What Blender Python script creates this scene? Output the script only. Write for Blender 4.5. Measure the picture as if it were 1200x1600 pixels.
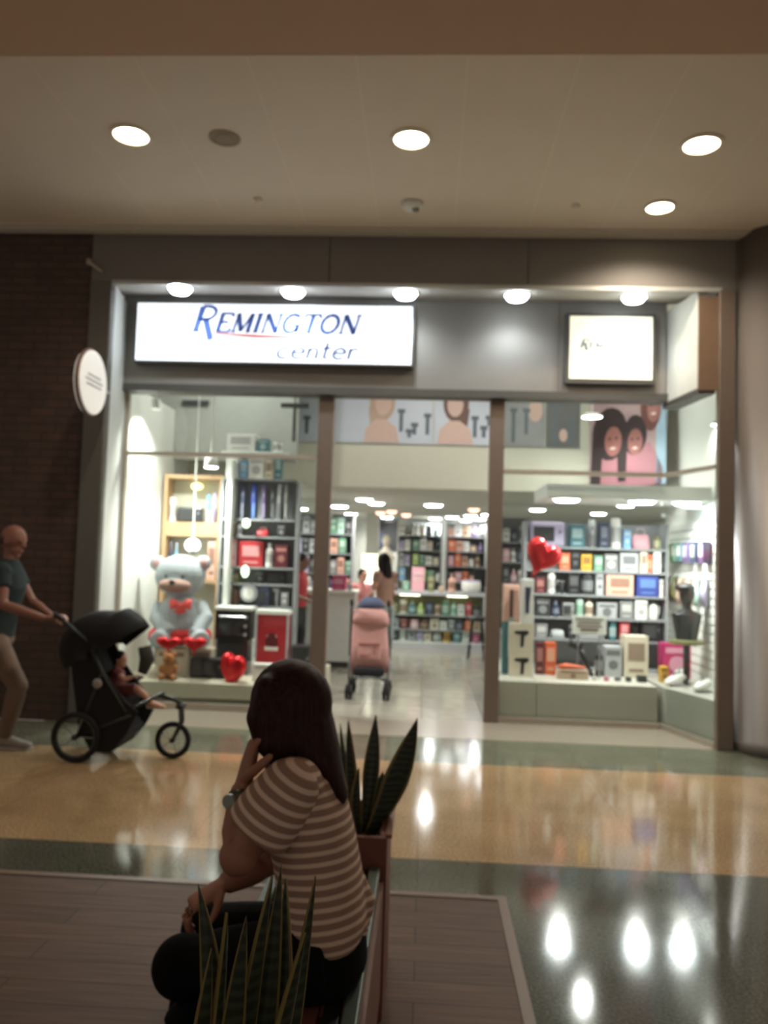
import bpy, bmesh, math, random
from mathutils import Vector, Matrix
random.seed(7)
S = bpy.context.scene
COL = S.collection
for o in list(bpy.data.objects):
    bpy.data.objects.remove(o)
PI = math.pi

# ------------------------------------------------------------------ camera
F_PX, CX, CY, EYE = 1250.0, 600.0, 800.0, 1.5
def _basis():
    fw = Vector(((665 - CX) / F_PX, -(877 - CY) / F_PX, 1.0)).normalized()   # world +Y seen in camera (right, up, forward)
    up = Vector((0.028, 1, 0)); up = (up - fw * up.dot(fw)).normalized()
    rt = up.cross(fw)
    if rt.x < 0: rt = -rt
    return rt, fw, up
BX, BY, BZ = _basis()
def cam_vec(c):                      # camera (right, up, forward) -> world
    c = Vector(c); return Vector((c.dot(BX), c.dot(BY), c.dot(BZ)))
def at(px, py, Y):                   # the point of the vertical plane y = Y seen at a pixel
    d = cam_vec(((px - CX) / F_PX, -(py - CY) / F_PX, 1.0))
    return Vector((0, 0, EYE)) + d * (Y / d.y)
cd = bpy.data.cameras.new('camera'); cam = bpy.data.objects.new('camera', cd); COL.objects.link(cam)
R_, U_, F_ = cam_vec((1, 0, 0)), cam_vec((0, 1, 0)), cam_vec((0, 0, 1))
cam.matrix_world = Matrix(((R_.x, U_.x, -F_.x, 0), (R_.y, U_.y, -F_.y, 0), (R_.z, U_.z, -F_.z, EYE), (0, 0, 0, 1)))
cd.sensor_fit = 'VERTICAL'; cd.sensor_height = 36; cd.lens = F_PX / 1600 * 36
cd.clip_start = 0.05; cd.clip_end = 100
cd.dof.use_dof = True; cd.dof.focus_distance = 0.8; cd.dof.aperture_fstop = 6.6
S.camera = cam

# ------------------------------------------------------------------ light and exposure
S.view_settings.view_transform = 'Standard'; S.view_settings.look = 'None'
S.view_settings.gamma = 1; S.view_settings.use_curve_mapping = False
S.view_settings.exposure = 1.0
W = bpy.data.worlds.new('mall_ambience'); S.world = W; W.use_nodes = True
W.node_tree.nodes['Background'].inputs[0].default_value = (1.0, 0.85, 0.73, 1)
W.node_tree.nodes['Background'].inputs[1].default_value = 0.135
P_MALL, P_SOFFIT, P_SHOP, P_DISPLAY = 42.0, 10.0, 30.0, 34.0
WARM, COOL, NEUT = (1.0, 0.84, 0.66), (0.88, 0.97, 1.0), (1.0, 0.97, 0.9)
def lamp(name, loc, power, color, kind='SPOT', size=0.07, cone=150, parent=None, aim=None, blend=0.6):
    d = bpy.data.lights.new(name, kind); d.energy = power; d.color = color; d.shadow_soft_size = size
    if kind == 'SPOT': d.spot_size = math.radians(cone); d.spot_blend = blend
    o = bpy.data.objects.new(name, d); COL.objects.link(o)
    if parent:
        o.parent = parent; o.location = Vector(loc) - parent.location
    else: o.location = loc
    if aim is not None:
        o.rotation_euler = (Vector(aim) - Vector(loc)).to_track_quat('-Z', 'Y').to_euler()
    return o

# ------------------------------------------------------------------ materials
def lin(c):
    f = lambda v: v / 12.92 if v <= 0.04045 else ((v + 0.055) / 1.055) ** 2.4
    return tuple(f(v / 255) for v in c)
_M = {}
def mat(name, rgb, rough=0.6, metal=0.0, var=0.08, scale=12.0, emis=0.0, spec=0.5, coat=0.0, bump=0.0, srgb=True):
    if name in _M: return _M[name]
    c = lin(rgb) if srgb else rgb
    m = bpy.data.materials.new(name); m.use_nodes = True; nt = m.node_tree; b = nt.nodes['Principled BSDF']
    b.inputs['Roughness'].default_value = rough; b.inputs['Metallic'].default_value = metal
    b.inputs['Specular IOR Level'].default_value = spec; b.inputs['Coat Weight'].default_value = coat
    tc = nt.nodes.new('ShaderNodeTexCoord'); n = nt.nodes.new('ShaderNodeTexNoise'); n.inputs['Scale'].default_value = scale
    n.inputs['Detail'].default_value = 3; nt.links.new(tc.outputs['Object'], n.inputs['Vector'])
    r = nt.nodes.new('ShaderNodeMapRange'); r.inputs[3].default_value = 1 - var; r.inputs[4].default_value = 1 + var
    nt.links.new(n.outputs['Fac'], r.inputs[0])
    mx = nt.nodes.new('ShaderNodeVectorMath'); mx.operation = 'SCALE'; mx.inputs[0].default_value = c
    nt.links.new(r.outputs[0], mx.inputs['Scale']); nt.links.new(mx.outputs[0], b.inputs['Base Color'])
    if emis:
        b.inputs['Emission Color'].default_value = (*c, 1); b.inputs['Emission Strength'].default_value = emis
    if bump:
        bp = nt.nodes.new('ShaderNodeBump'); bp.inputs['Strength'].default_value = bump
        nt.links.new(n.outputs['Fac'], bp.inputs['Height']); nt.links.new(bp.outputs[0], b.inputs['Normal'])
    _M[name] = m; return m
def nodes_mat(name, rough=0.5, spec=0.5):
    m = bpy.data.materials.new(name); m.use_nodes = True; nt = m.node_tree; b = nt.nodes['Principled BSDF']
    b.inputs['Roughness'].default_value = rough; b.inputs['Specular IOR Level'].default_value = spec
    tc = nt.nodes.new('ShaderNodeTexCoord'); return m, nt, b, tc
def ramp(nt, src, stops, interp='LINEAR'):
    r = nt.nodes.new('ShaderNodeValToRGB'); r.color_ramp.interpolation = interp
    while len(r.color_ramp.elements) < len(stops): r.color_ramp.elements.new(0.5)
    for e, (p, c) in zip(r.color_ramp.elements, stops): e.position = p; e.color = (*c, 1)
    nt.links.new(src, r.inputs[0]); return r
def mix(nt, a, b, fac, mode='MIX'):
    m = nt.nodes.new('ShaderNodeMix'); m.data_type = 'RGBA'; m.blend_type = mode
    for s, v in ((m.inputs[0], fac), (m.inputs[6], a), (m.inputs[7], b)):
        if isinstance(v, (int, float)): s.default_value = v
        elif isinstance(v, tuple): s.default_value = (*v, 1)
        else: nt.links.new(v, s)
    return m.outputs[2]
def terrazzo():
    m, nt, b, tc = nodes_mat('polished_terrazzo', 0.12, 0.5)
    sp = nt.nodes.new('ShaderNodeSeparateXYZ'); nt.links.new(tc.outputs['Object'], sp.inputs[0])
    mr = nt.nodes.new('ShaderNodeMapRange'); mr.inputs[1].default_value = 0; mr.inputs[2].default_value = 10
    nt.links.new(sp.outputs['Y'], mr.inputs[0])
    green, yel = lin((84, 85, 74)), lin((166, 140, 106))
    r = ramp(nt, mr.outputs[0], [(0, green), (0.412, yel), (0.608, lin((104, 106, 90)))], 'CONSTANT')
    n = nt.nodes.new('ShaderNodeTexNoise'); n.inputs['Scale'].default_value = 90; n.inputs['Detail'].default_value = 2
    nt.links.new(tc.outputs['Object'], n.inputs[0])
    r2 = ramp(nt, n.outputs['Fac'], [(0.35, (0.62,) * 3), (0.5, (1,) * 3), (0.66, (1.5,) * 3)])
    n3 = nt.nodes.new('ShaderNodeTexNoise'); n3.inputs['Scale'].default_value = 2.5; nt.links.new(tc.outputs['Object'], n3.inputs[0])
    r3 = ramp(nt, n3.outputs['Fac'], [(0.3, (0.88,) * 3), (0.7, (1.1,) * 3)])
    c = mix(nt, r.outputs[0], r2.outputs[0], 1.0, 'MULTIPLY'); c = mix(nt, c, r3.outputs[0], 1.0, 'MULTIPLY')
    br = nt.nodes.new('ShaderNodeTexBrick'); br.offset = 0; br.inputs['Scale'].default_value = 1.0
    br.inputs['Brick Width'].default_value = 1.2; br.inputs['Row Height'].default_value = 1.2; br.inputs['Mortar Size'].default_value = 0.004
    br.inputs['Color1'].default_value = (1, 1, 1, 1); br.inputs['Color2'].default_value = (1, 1, 1, 1); br.inputs['Mortar'].default_value = (.75, .73, .7, 1)
    nt.links.new(tc.outputs['Object'], br.inputs[0])
    c = mix(nt, c, br.outputs[0], 1.0, 'MULTIPLY')
    nt.links.new(c, b.inputs['Base Color'])
    rr = nt.nodes.new('ShaderNodeMapRange'); rr.inputs[3].default_value = 0.06; rr.inputs[4].default_value = 0.14
    nt.links.new(n3.outputs['Fac'], rr.inputs[0]); nt.links.new(rr.outputs[0], b.inputs['Roughness'])
    return m
def tiles(name, c1, c2, mort, w, h, msize, rough, off=0.0, vec=None):
    m, nt, b, tc = nodes_mat(name, rough)
    br = nt.nodes.new('ShaderNodeTexBrick'); br.offset = off; br.inputs['Scale'].default_value = 1
    br.inputs['Brick Width'].default_value = w; br.inputs['Row Height'].default_value = h; br.inputs['Mortar Size'].default_value = msize
    for k, c in (('Color1', c1), ('Color2', c2), ('Mortar', mort)): br.inputs[k].default_value = (*lin(c), 1)
    mp = nt.nodes.new('ShaderNodeMapping'); mp.inputs['Rotation'].default_value = vec or (0, 0, 0)
    nt.links.new(tc.outputs['Object'], mp.inputs[0]); nt.links.new(mp.outputs[0], br.inputs[0])
    n = nt.nodes.new('ShaderNodeTexNoise'); n.inputs['Scale'].default_value = 6; nt.links.new(tc.outputs['Object'], n.inputs[0])
    r2 = ramp(nt, n.outputs['Fac'], [(0.3, (0.85,) * 3), (0.7, (1.1,) * 3)])
    nt.links.new(mix(nt, br.outputs[0], r2.outputs[0], 1.0, 'MULTIPLY'), b.inputs['Base Color'])
    return m
def wood_planks():
    m, nt, b, tc = nodes_mat('worn_wood_planks', 0.6, 0.3)
    br = nt.nodes.new('ShaderNodeTexBrick'); br.inputs['Scale'].default_value = 1; br.inputs['Brick Width'].default_value = 1.4
    br.inputs['Row Height'].default_value = 0.14; br.inputs['Mortar Size'].default_value = 0.003; br.offset = 0.4
    br.inputs['Color1'].default_value = (*lin((100, 76, 60)), 1); br.inputs['Color2'].default_value = (*lin((88, 68, 54)), 1)
    br.inputs['Mortar'].default_value = (*lin((56, 46, 40)), 1); nt.links.new(tc.outputs['Object'], br.inputs[0])
    mp = nt.nodes.new('ShaderNodeMapping'); mp.inputs['Scale'].default_value = (2.5, 40, 10); nt.links.new(tc.outputs['Object'], mp.inputs[0])
    n = nt.nodes.new('ShaderNodeTexNoise'); n.inputs['Scale'].default_value = 1.2; n.inputs['Detail'].default_value = 5; nt.links.new(mp.outputs[0], n.inputs[0])
    r = ramp(nt, n.outputs['Fac'], [(0.3, (0.72,) * 3), (0.7, (1.2,) * 3)])
    nt.links.new(mix(nt, br.outputs[0], r.outputs[0], 1.0, 'MULTIPLY'), b.inputs['Base Color']); return m
def stripes(name, axis, period, ca, cb, duty=0.5, wob=0.25, rough=0.85):
    m, nt, b, tc = nodes_mat(name, rough, 0.2)
    d = nt.nodes.new('ShaderNodeVectorMath'); d.operation = 'DOT_PRODUCT'; d.inputs[1].default_value = Vector(axis).normalized() / period
    nt.links.new(tc.outputs['Object'], d.inputs[0])
    n = nt.nodes.new('ShaderNodeTexNoise'); n.inputs['Scale'].default_value = 9; nt.links.new(tc.outputs['Object'], n.inputs[0])
    ma = nt.nodes.new('ShaderNodeMath'); ma.operation = 'MULTIPLY_ADD'; ma.inputs[1].default_value = wob * 2
    nt.links.new(n.outputs['Fac'], ma.inputs[0]); nt.links.new(d.outputs['Value'], ma.inputs[2])
    fr = nt.nodes.new('ShaderNodeMath'); fr.operation = 'FRACT'; nt.links.new(ma.outputs[0], fr.inputs[0])
    r = ramp(nt, fr.outputs[0], [(0, lin(ca)), (max(duty - .1, .01), lin(ca)), (duty, lin(cb)), (0.9, lin(cb)), (1, lin(ca))])
    nt.links.new(r.outputs[0], b.inputs['Base Color']); return m
def glass_mat():
    m, nt, b, tc = nodes_mat('shop_glass', 0.02)
    nt.nodes.remove(b); out = nt.nodes['Material Output']
    t = nt.nodes.new('ShaderNodeBsdfTransparent'); t.inputs[0].default_value = (0.93, 0.96, 0.95, 1)
    g = nt.nodes.new('ShaderNodeBsdfGlossy'); g.inputs['Roughness'].default_value = 0.03
    lw = nt.nodes.new('ShaderNodeLayerWeight'); pw = nt.nodes.new('ShaderNodeMath'); pw.operation = 'POWER'; pw.inputs[1].default_value = 5
    nt.links.new(lw.outputs['Facing'], pw.inputs[0]); fc = nt.nodes.new('ShaderNodeMath'); fc.operation = 'MULTIPLY_ADD'; fc.inputs[1].default_value = 0.6; fc.inputs[2].default_value = 0.035
    nt.links.new(pw.outputs[0], fc.inputs[0])
    mx = nt.nodes.new('ShaderNodeMixShader'); nt.links.new(fc.outputs[0], mx.inputs[0])
    nt.links.new(t.outputs[0], mx.inputs[1]); nt.links.new(g.outputs[0], mx.inputs[2]); nt.links.new(mx.outputs[0], out.inputs[0])
    return m
GLASS = glass_mat()
BRONZE = mat('bronze_aluminium', (130, 117, 107), 0.4, 0.5)
FASCIA = mat('taupe_metal_panel', (136, 132, 127), 0.55, 0.2, 0.05, 3)
DARKPANEL = mat('dark_taupe_panel', (118, 115, 111), 0.6, 0.1, 0.06, 2)
WHITE = mat('white_paint', (225, 228, 222), 0.6, 0, 0.03)
CREAM = mat('cream_paint', (205, 205, 188), 0.7, 0, 0.03)
CEIL = mat('mall_ceiling_paint', (220, 205, 186), 0.85, 0, 0.04, 1.5)
CEIL2 = mat('bulkhead_paint', (196, 164, 138), 0.9, 0, 0.03, 1.5)
BLACK = mat('black_plastic', (24, 25, 27), 0.4)
DARKFAB = mat('black_fabric', (20, 21, 24), 0.9, 0, 0.2, 60, bump=0.15)
CHROME = mat('brushed_steel', (180, 182, 184), 0.3, 0.9)
RUBBER = mat('rubber', (18, 18, 18), 0.8)

# ------------------------------------------------------------------ mesh builder
class MB:
    def __init__(s): s.v = []; s.f = []; s.m = []; s.mi = 0
    def add(s, vs, fs):
        k = len(s.v); s.v += [tuple(v) for v in vs]; s.f += [tuple(i + k for i in f) for f in fs]; s.m += [s.mi] * len(fs); return s
    def box(s, c, d, rz=0.0, M=None):
        x, y, z = (q / 2 for q in d); R = M or Matrix.Rotation(rz, 3, 'Z'); c = Vector(c)
        vs = [c + R @ Vector((a * x, b * y, e * z)) for e in (-1, 1) for a, b in ((-1, -1), (1, -1), (1, 1), (-1, 1))]
        return s.add(vs, [(3, 2, 1, 0), (4, 5, 6, 7), (0, 1, 5, 4), (1, 2, 6, 5), (2, 3, 7, 6), (3, 0, 4, 7)])
    def span(s, a, b):
        a, b = Vector(a), Vector(b); return s.box((a + b) / 2, [abs(q) for q in (b - a)])
    def loft(s, pts, rad, ref=None, seg=14, cap=True, power=1.0):
        pts = [Vector(p) for p in pts]; n = len(pts); rings = []
        for i, p in enumerate(pts):
            t = (pts[min(i + 1, n - 1)] - pts[max(i - 1, 0)]).normalized()
            r = Vector(ref) if ref is not None else (Vector((0, 0, 1)) if abs(t.z) < 0.9 else Vector((1, 0, 0)))
            u = (r - t * r.dot(t)).normalized(); w = t.cross(u)
            q = rad[i]; ra, rb = q if isinstance(q, (tuple, list)) else (q, q)
            ring = []
            for k in range(seg):
                a = 2 * PI * k / seg; ca, sa = math.cos(a), math.sin(a)
                ca = math.copysign(abs(ca) ** power, ca); sa = math.copysign(abs(sa) ** power, sa)
                ring.append(p + u * ra * ca + w * rb * sa)
            rings.append(ring)
        vs = [v for r in rings for v in r]; fs = []
        for i in range(n - 1):
            for k in range(seg):
                a, b = i * seg + k, i * seg + (k + 1) % seg
                fs.append((a, b, b + seg, a + seg))
        if cap: fs += [tuple(range(seg - 1, -1, -1)), tuple(range((n - 1) * seg, n * seg))]
        return s.add(vs, fs)
    def cyl(s, a, b, r0, r1=None, seg=20): return s.loft([a, b], [r0, r0 if r1 is None else r1], seg=seg)
    def ell(s, c, r, M=None, seg=18, rings=12):
        c = Vector(c); M = M or Matrix.Identity(3); r = (r,) * 3 if isinstance(r, (int, float)) else r
        vs = []; fs = []
        for i in range(1, rings):
            t = PI * i / rings
            for k in range(seg):
                a = 2 * PI * k / seg
                vs.append(c + M @ Vector((r[0] * math.sin(t) * math.cos(a), r[1] * math.sin(t) * math.sin(a), r[2] * math.cos(t))))
        top = len(vs); vs += [c + M @ Vector((0, 0, r[2])), c - M @ Vector((0, 0, r[2]))]
        for i in range(rings - 2):
            for k in range(seg):
                a, b = i * seg + k, i * seg + (k + 1) % seg; fs.append((a, a + seg, b + seg, b))
        for k in range(seg):
            fs.append((top, k, (k + 1) % seg)); q = (rings - 2) * seg; fs.append((top + 1, q + (k + 1) % seg, q + k))
        return s.add(vs, fs)
    def lathe(s, prof, c=(0, 0, 0), M=None, seg=24):
        c = Vector(c); M = M or Matrix.Identity(3); n = len(prof)
        vs = [c + M @ Vector((r * math.cos(2 * PI * k / seg), r * math.sin(2 * PI * k / seg), z)) for r, z in prof for k in range(seg)]
        fs = [(i * seg + k, i * seg + (k + 1) % seg, (i + 1) * seg + (k + 1) % seg, (i + 1) * seg + k) for i in range(n - 1) for k in range(seg)]
        if prof[0][0] > 1e-4 and prof[0] != prof[-1]: fs.append(tuple(range(seg - 1, -1, -1)))
        if prof[-1][0] > 1e-4 and prof[0] != prof[-1]: fs.append(tuple(range((n - 1) * seg, n * seg)))
        return s.add(vs, fs)
    def torus(s, c, R, r, M=None, seg=40, sec=10):
        pr = [(R + r * math.cos(2 * PI * i / sec), r * math.sin(2 * PI * i / sec)) for i in range(sec)]; pr.append(pr[0])
        return s.lathe(pr, c, M, seg)
    def prism(s, poly, ax, a, b):      # polygon (two free coords in order) extruded along axis ax from a to b
        def P(q, h):
            q = list(q); q.insert(ax, h); return q
        n = len(poly); vs = [P(q, a) for q in poly] + [P(q, b) for q in poly]
        return s.add(vs, [tuple(range(n - 1, -1, -1)), tuple(range(n, 2 * n))] + [(i, (i + 1) % n, n + (i + 1) % n, n + i) for i in range(n)])
    def build(s, name, m, parent=None, smooth=False, bevel=0.0, remesh=0.0, sm=3, solid=0.0, base=None):
        me = bpy.data.meshes.new(name)
        off = parent.location if parent is not None and parent.get('_root') else Vector((0, 0, 0))
        if parent is not None and not parent.get('_root'): off = Vector(parent['_off'])
        if parent is None:
            off = Vector(base) if base is not None else Vector((0, 0, 0))
        me.from_pydata([Vector(v) - off for v in s.v], [], s.f)
        bm = bmesh.new(); bm.from_mesh(me); bmesh.ops.recalc_face_normals(bm, faces=bm.faces); bm.to_mesh(me); bm.free()
        ms = m if isinstance(m, (list, tuple)) else [m]
        for q in ms: me.materials.append(q)
        if len(ms) > 1:
            for p, i in zip(me.polygons, s.m): p.material_index = i
        o = bpy.data.objects.new(name, me); COL.objects.link(o)
        o['_off'] = off
        if parent is None: o.location = off; o['_root'] = 1
        else: o.parent = parent
        if solid: q = o.modifiers.new('t', 'SOLIDIFY'); q.thickness = solid; q.offset = 0
        if remesh:
            q = o.modifiers.new('r', 'REMESH'); q.mode = 'VOXEL'; q.voxel_size = remesh; q.use_smooth_shade = True
            q = o.modifiers.new('s', 'SMOOTH'); q.factor = 0.5; q.iterations = sm
            dg = bpy.context.evaluated_depsgraph_get(); nm = bpy.data.meshes.new_from_object(o.evaluated_get(dg))
            o.modifiers.clear(); o.data = nm; nm.name = name; smooth = True
        if bevel:
            q = o.modifiers.new('b', 'BEVEL'); q.width = bevel; q.segments = 2; q.limit_method = 'ANGLE'
        if smooth:
            for p in o.data.polygons: p.use_smooth = True
        return o
def tag(o, label, cat=None, group=None, kind=None):
    if label: o['label'] = label
    if cat: o['category'] = cat
    if group: o['group'] = group
    if kind: o['kind'] = kind
    return o
def thing(name, label, cat, loc=(0, 0, 0), group=None):
    o = bpy.data.objects.new(name, None); COL.objects.link(o); o.location = loc; o['_root'] = 1; o['_off'] = Vector(loc)
    o.empty_display_size = 0.1
    return tag(o, label, cat, group)
def struct(name, mb, m, parent=None, **k):
    o = mb.build(name, m, parent, **k)
    if parent is None: o['kind'] = 'structure'
    return o
def frame_from(t, u):                 # matrix with columns x=u, z=t
    t = Vector(t).normalized(); u = Vector(u); u = (u - t * u.dot(t)).normalized(); w = t.cross(u)
    return Matrix((u, w, t)).transposed()
YAX = Matrix.Rotation(PI / 2, 3, 'X')   # lathe axis z -> -y
XAX = Matrix.Rotation(PI / 2, 3, 'Y')

# ================================================================== SETTING
G = 7.75
struct('floor', MB().span((-7, -1.5, -0.1), (7, 6.95, 0)), terrazzo())
struct('floor_threshold', MB().span((-3.3, 6.95, -0.1), (3.0, 7.75, 0.001)), mat('beige_stone_sill', (146, 138, 124), 0.22, 0, 0.06, 30))
struct('floor_shop', MB().span((-3.4, 7.75, -0.1), (4.6, 17.3, 0.0)), tiles('shop_floor_tiles', (150, 147, 134), (143, 140, 128), (120, 117, 107), 0.6, 0.6, 0.006, 0.16))
struct('floor_wood', MB().span((-6, -1.5, 0.0), (0.36, 3.66, 0.012)), wood_planks())
struct('trim_wood_border', MB().span((0.36, -1.5, 0), (0.40, 3.70, 0.016)).span((-6, 3.66, 0), (0.36, 3.70, 0.016)), mat('border_wood', (118, 98, 82), 0.45))
mb = MB()
for a, b in ((-7, -2.46), (-2.45, -1.80), (-1.79, -1.13), (-1.12, -0.49), (-0.48, 0.16), (0.17, 0.80), (0.81, 1.43), (1.44, 2.1), (2.11, 7)):
    mb.span((a - .003, 3.6, 4.40), (b + .003, 5.903, 4.5)); mb.span((a - .003, 5.907, 4.40), (b + .003, 6.84, 4.5))
struct('ceiling', mb, CEIL)
struct('ceiling_backing', MB().span((-7, 3.6, 4.401), (7, 7.2, 4.56)), mat('ceiling_joint', (236, 224, 208), .8))
struct('trim_ceiling_edge', MB().span((-7, 6.84, 4.37), (7, 6.945, 4.41)).span((-7, 6.80, 4.385), (7, 6.84, 4.4)), mat('ceiling_edge_paint', (200, 192, 178), 0.7))
struct('ceiling_bulkhead', MB().span((-7, -1.5, 4.0), (7, 3.82, 4.2)), CEIL2)
struct('wall_brick', MB().span((-7, 6.97, 0), (-3.09, 7.2, 4.4)), tiles('dark_brick', (86, 66, 58), (76, 60, 54), (62, 54, 50), 0.24, 0.075, 0.008, 0.8, 0.5, (PI / 2, 0, 0)))
mb = MB().prism([(-3.09, 6.93), (-2.90, 6.93), (-2.885, 6.945), (-2.885, 7.02), (-3.09, 7.02)], 2, 0, 3.93)
struct('pillar_left', mb, mat('pillar_grey_metal', (104, 103, 98), 0.45, 0.2), bevel=0.01)
struct('wall_reveal_left', MB().prism([(-2.885, 6.96), (-3.02, 7.66), (-3.02, 7.8), (-3.12, 7.8), (-3.0, 6.96)], 2, 0, 3.95), mat('reveal_white_metal', (205, 208, 204), 0.5, 0, 0.05, 4))
mb = MB()
for a, b in ((-3.09, -0.935), (-0.925, 0.825), (0.835, 2.62), (2.63, 7)):
    mb.span((a, 6.95, 3.93), (b, 7.05, 4.4))
struct('wall_upper', mb, DARKPANEL)
struct('trim_soffit_edge', MB().span((-2.9, 6.94, 3.91), (2.50, 6.955, 3.945)), mat('pale_edge_metal', (185, 188, 186), 0.4, 0.3))
mb = MB().prism([(6.955, 3.915), (7.7, 4.04), (7.7, 4.09), (6.955, 3.96)], 0, -3.05, 2.55)
struct('ceiling_soffit', mb, mat('soffit_paint', (170, 166, 158), 0.7))
mb = MB()
for a, b in ((-3.04, -0.15), (-0.145, 1.215), (1.22, 2.23)):
    mb.span((a, 7.62, 3.15), (b, 7.72, 4.04))
struct('wall_fascia', mb, FASCIA, bevel=0.004)
struct('trim_fascia_foot', MB().span((-3.03, 7.60, 3.08), (2.25, 7.80, 3.15)), mat('dark_grey_metal', (84, 82, 78), 0.5, 0.3))
# angled return on the right and its posts
struct('wall_fascia_return', MB().prism([(2.23, 7.70), (2.31, 6.99), (2.40, 6.99), (2.33, 7.75)], 2, 3.06, 3.94), mat('return_pale_metal', (208, 208, 200), 0.5))
struct('trim_return_foot', MB().prism([(2.22, 7.70), (2.31, 6.98), (2.46, 6.98), (2.36, 7.75)], 2, 3.02, 3.07), mat('dark_grey_metal', (84, 82, 78)))
struct('trim_box_front', MB().span((2.312, 6.965, 3.05), (2.50, 7.02, 3.87)), mat('brown_metal_panel', (120, 98, 80), 0.5, 0.2))
struct('trim_corner_post', MB().span((2.47, 6.92, 0), (2.61, 7.0, 3.92)), BRONZE, bevel=0.008)
struct('pillar_right', MB().lathe([(0.36, 0), (0.36, 0.10), (0.345, 0.11), (0.345, 4.4)], (2.985, 6.98, 0), seg=64), mat('column_metal', (116, 110, 106), 0.42, 0.25, 0.03), smooth=True)
struct('wall_far_right', MB().span((3.2, 7.05, 0), (7, 7.2, 4.4)), DARKPANEL)
# shop door posts, frames and panes
def post(n, x0, x1): struct(n, MB().span((x0, 7.70, 0), (x1, 7.80, 3.08)), BRONZE, bevel=0.006)
post('trim_door_post_left', -1.085, -0.935); post('trim_door_post_right', 0.585, 0.725)
PALE = mat('pale_bronze_metal', (176, 168, 154), 0.4, 0.4)
def pane(n, x0, x1, z0, zt, z1):
    o = MB().span((x0, 7.748, z0), (x1, 7.756, zt - .03)).span((x0, 7.748, zt + .01), (x1, 7.756, z1)).build(n, GLASS); o['kind'] = 'structure'; return o
w = pane('window_1', -2.99, -1.085, 0.06, 2.49, 3.08)
MB().span((-2.99, 7.72, 2.46), (-1.085, 7.78, 2.50)).span((-3.02, 7.72, 0), (-2.985, 7.78, 3.08)).span((-3.02, 7.72, 0.0), (-1.085, 7.78, 0.06)).build('window_frame', PALE, w)
w = pane('window_2', 0.725, 2.235, 0.05, 2.40, 3.08)
MB().span((0.725, 7.72, 2.37), (2.24, 7.78, 2.41)).span((0.725, 7.72, 0.0), (2.235, 7.78, 0.05)).build('window_frame', PALE, w)
mb = MB().prism([(2.235, 7.75), (2.475, 6.99), (2.48, 6.99), (2.24, 7.757)], 2, 0.05, 2.37).prism([(2.235, 7.75), (2.475, 6.99), (2.48, 6.99), (2.24, 7.757)], 2, 2.41, 3.02)
w = mb.build('window_3', GLASS); w['kind'] = 'structure'
MB().prism([(2.225, 7.77), (2.465, 6.98), (2.50, 6.98), (2.26, 7.78)], 2, 2.37, 2.41).prism([(2.225, 7.77), (2.465, 6.98), (2.50, 6.98), (2.26, 7.78)], 2, 0, 0.05).build('window_frame', PALE, w)
# shop shell
struct('wall_shop_left', MB().span((-3.4, 7.8, 0), (-3.03, 17.3, 3.2)), WHITE)
struct('wall_shop_left_upper', MB().span((-3.4, 9.3, 2.62), (-1.56, 9.42, 4.3)), mat('grey_green_paint', (176, 180, 174), 0.7))
struct('wall_shop_right', MB().span((4.5, 7.2, 0), (4.6, 17.3, 4.3)), WHITE)
struct('wall_side_right', MB().prism([(2.80, 7.32), (2.86, 7.32), (2.86, 9.55), (2.80, 9.55)], 2, 0.3, 4.2), WHITE)
struct('wall_mezzanine', MB().span((-3.4, 9.9, 2.40), (4.5, 10.05, 4.3)), CREAM)
struct('wall_shop_back', MB().span((-3.4, 17.2, 0), (4.6, 17.35, 2.45)), mat('shop_back_paint', (190, 192, 186), 0.7))
struct('ceiling_shop', MB().span((-3.4, 10.05, 2.40), (4.6, 17.3, 2.48)), mat('shop_ceiling_paint', (200, 200, 190), 0.8))
struct('ceiling_shopfront', MB().span((-3.4, 7.62, 4.25), (4.6, 10.05, 4.32)), mat('shop_ceiling_paint', (200, 200, 190), 0.8))
struct('wall_column', MB().span((-1.17, 15.6, 0), (-0.93, 15.9, 2.4)), mat('shop_back_paint', (190, 192, 186)))
# right display canopy and plinths
struct('ceiling_display_canopy', MB().prism([(1.17, 7.88), (2.75, 7.88), (2.79, 8.8), (1.17, 8.8)], 2, 2.17, 2.30), WHITE)
PANEL = mat('frosted_white_panel', (190, 188, 176), 0.35, 0, 0.03, 3)
mb = MB().span((0.73, 7.80, 0), (1.09, 9.6, 0.38)).span((1.095, 7.80, 0), (2.23, 9.6, 0.38))
struct('trim_plinth_right', mb, PANEL, bevel=0.004)
struct('trim_plinth_angled', MB().prism([(2.27, 7.80), (2.53, 7.02), (2.79, 7.34), (2.79, 9.6), (2.27, 9.6)], 2, 0, 0.38), mat('frosted_green_panel', (176, 176, 166), 0.35, 0, 0.03, 3))
struct('trim_plinth_left', MB().span((-3.03, 7.80, 0.10), (-1.10, 9.6, 0.24)).span((-3.03, 7.86, 0.0), (-1.10, 9.6, 0.10)), mat('beige_plinth', (190, 184, 164), 0.5))

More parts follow.
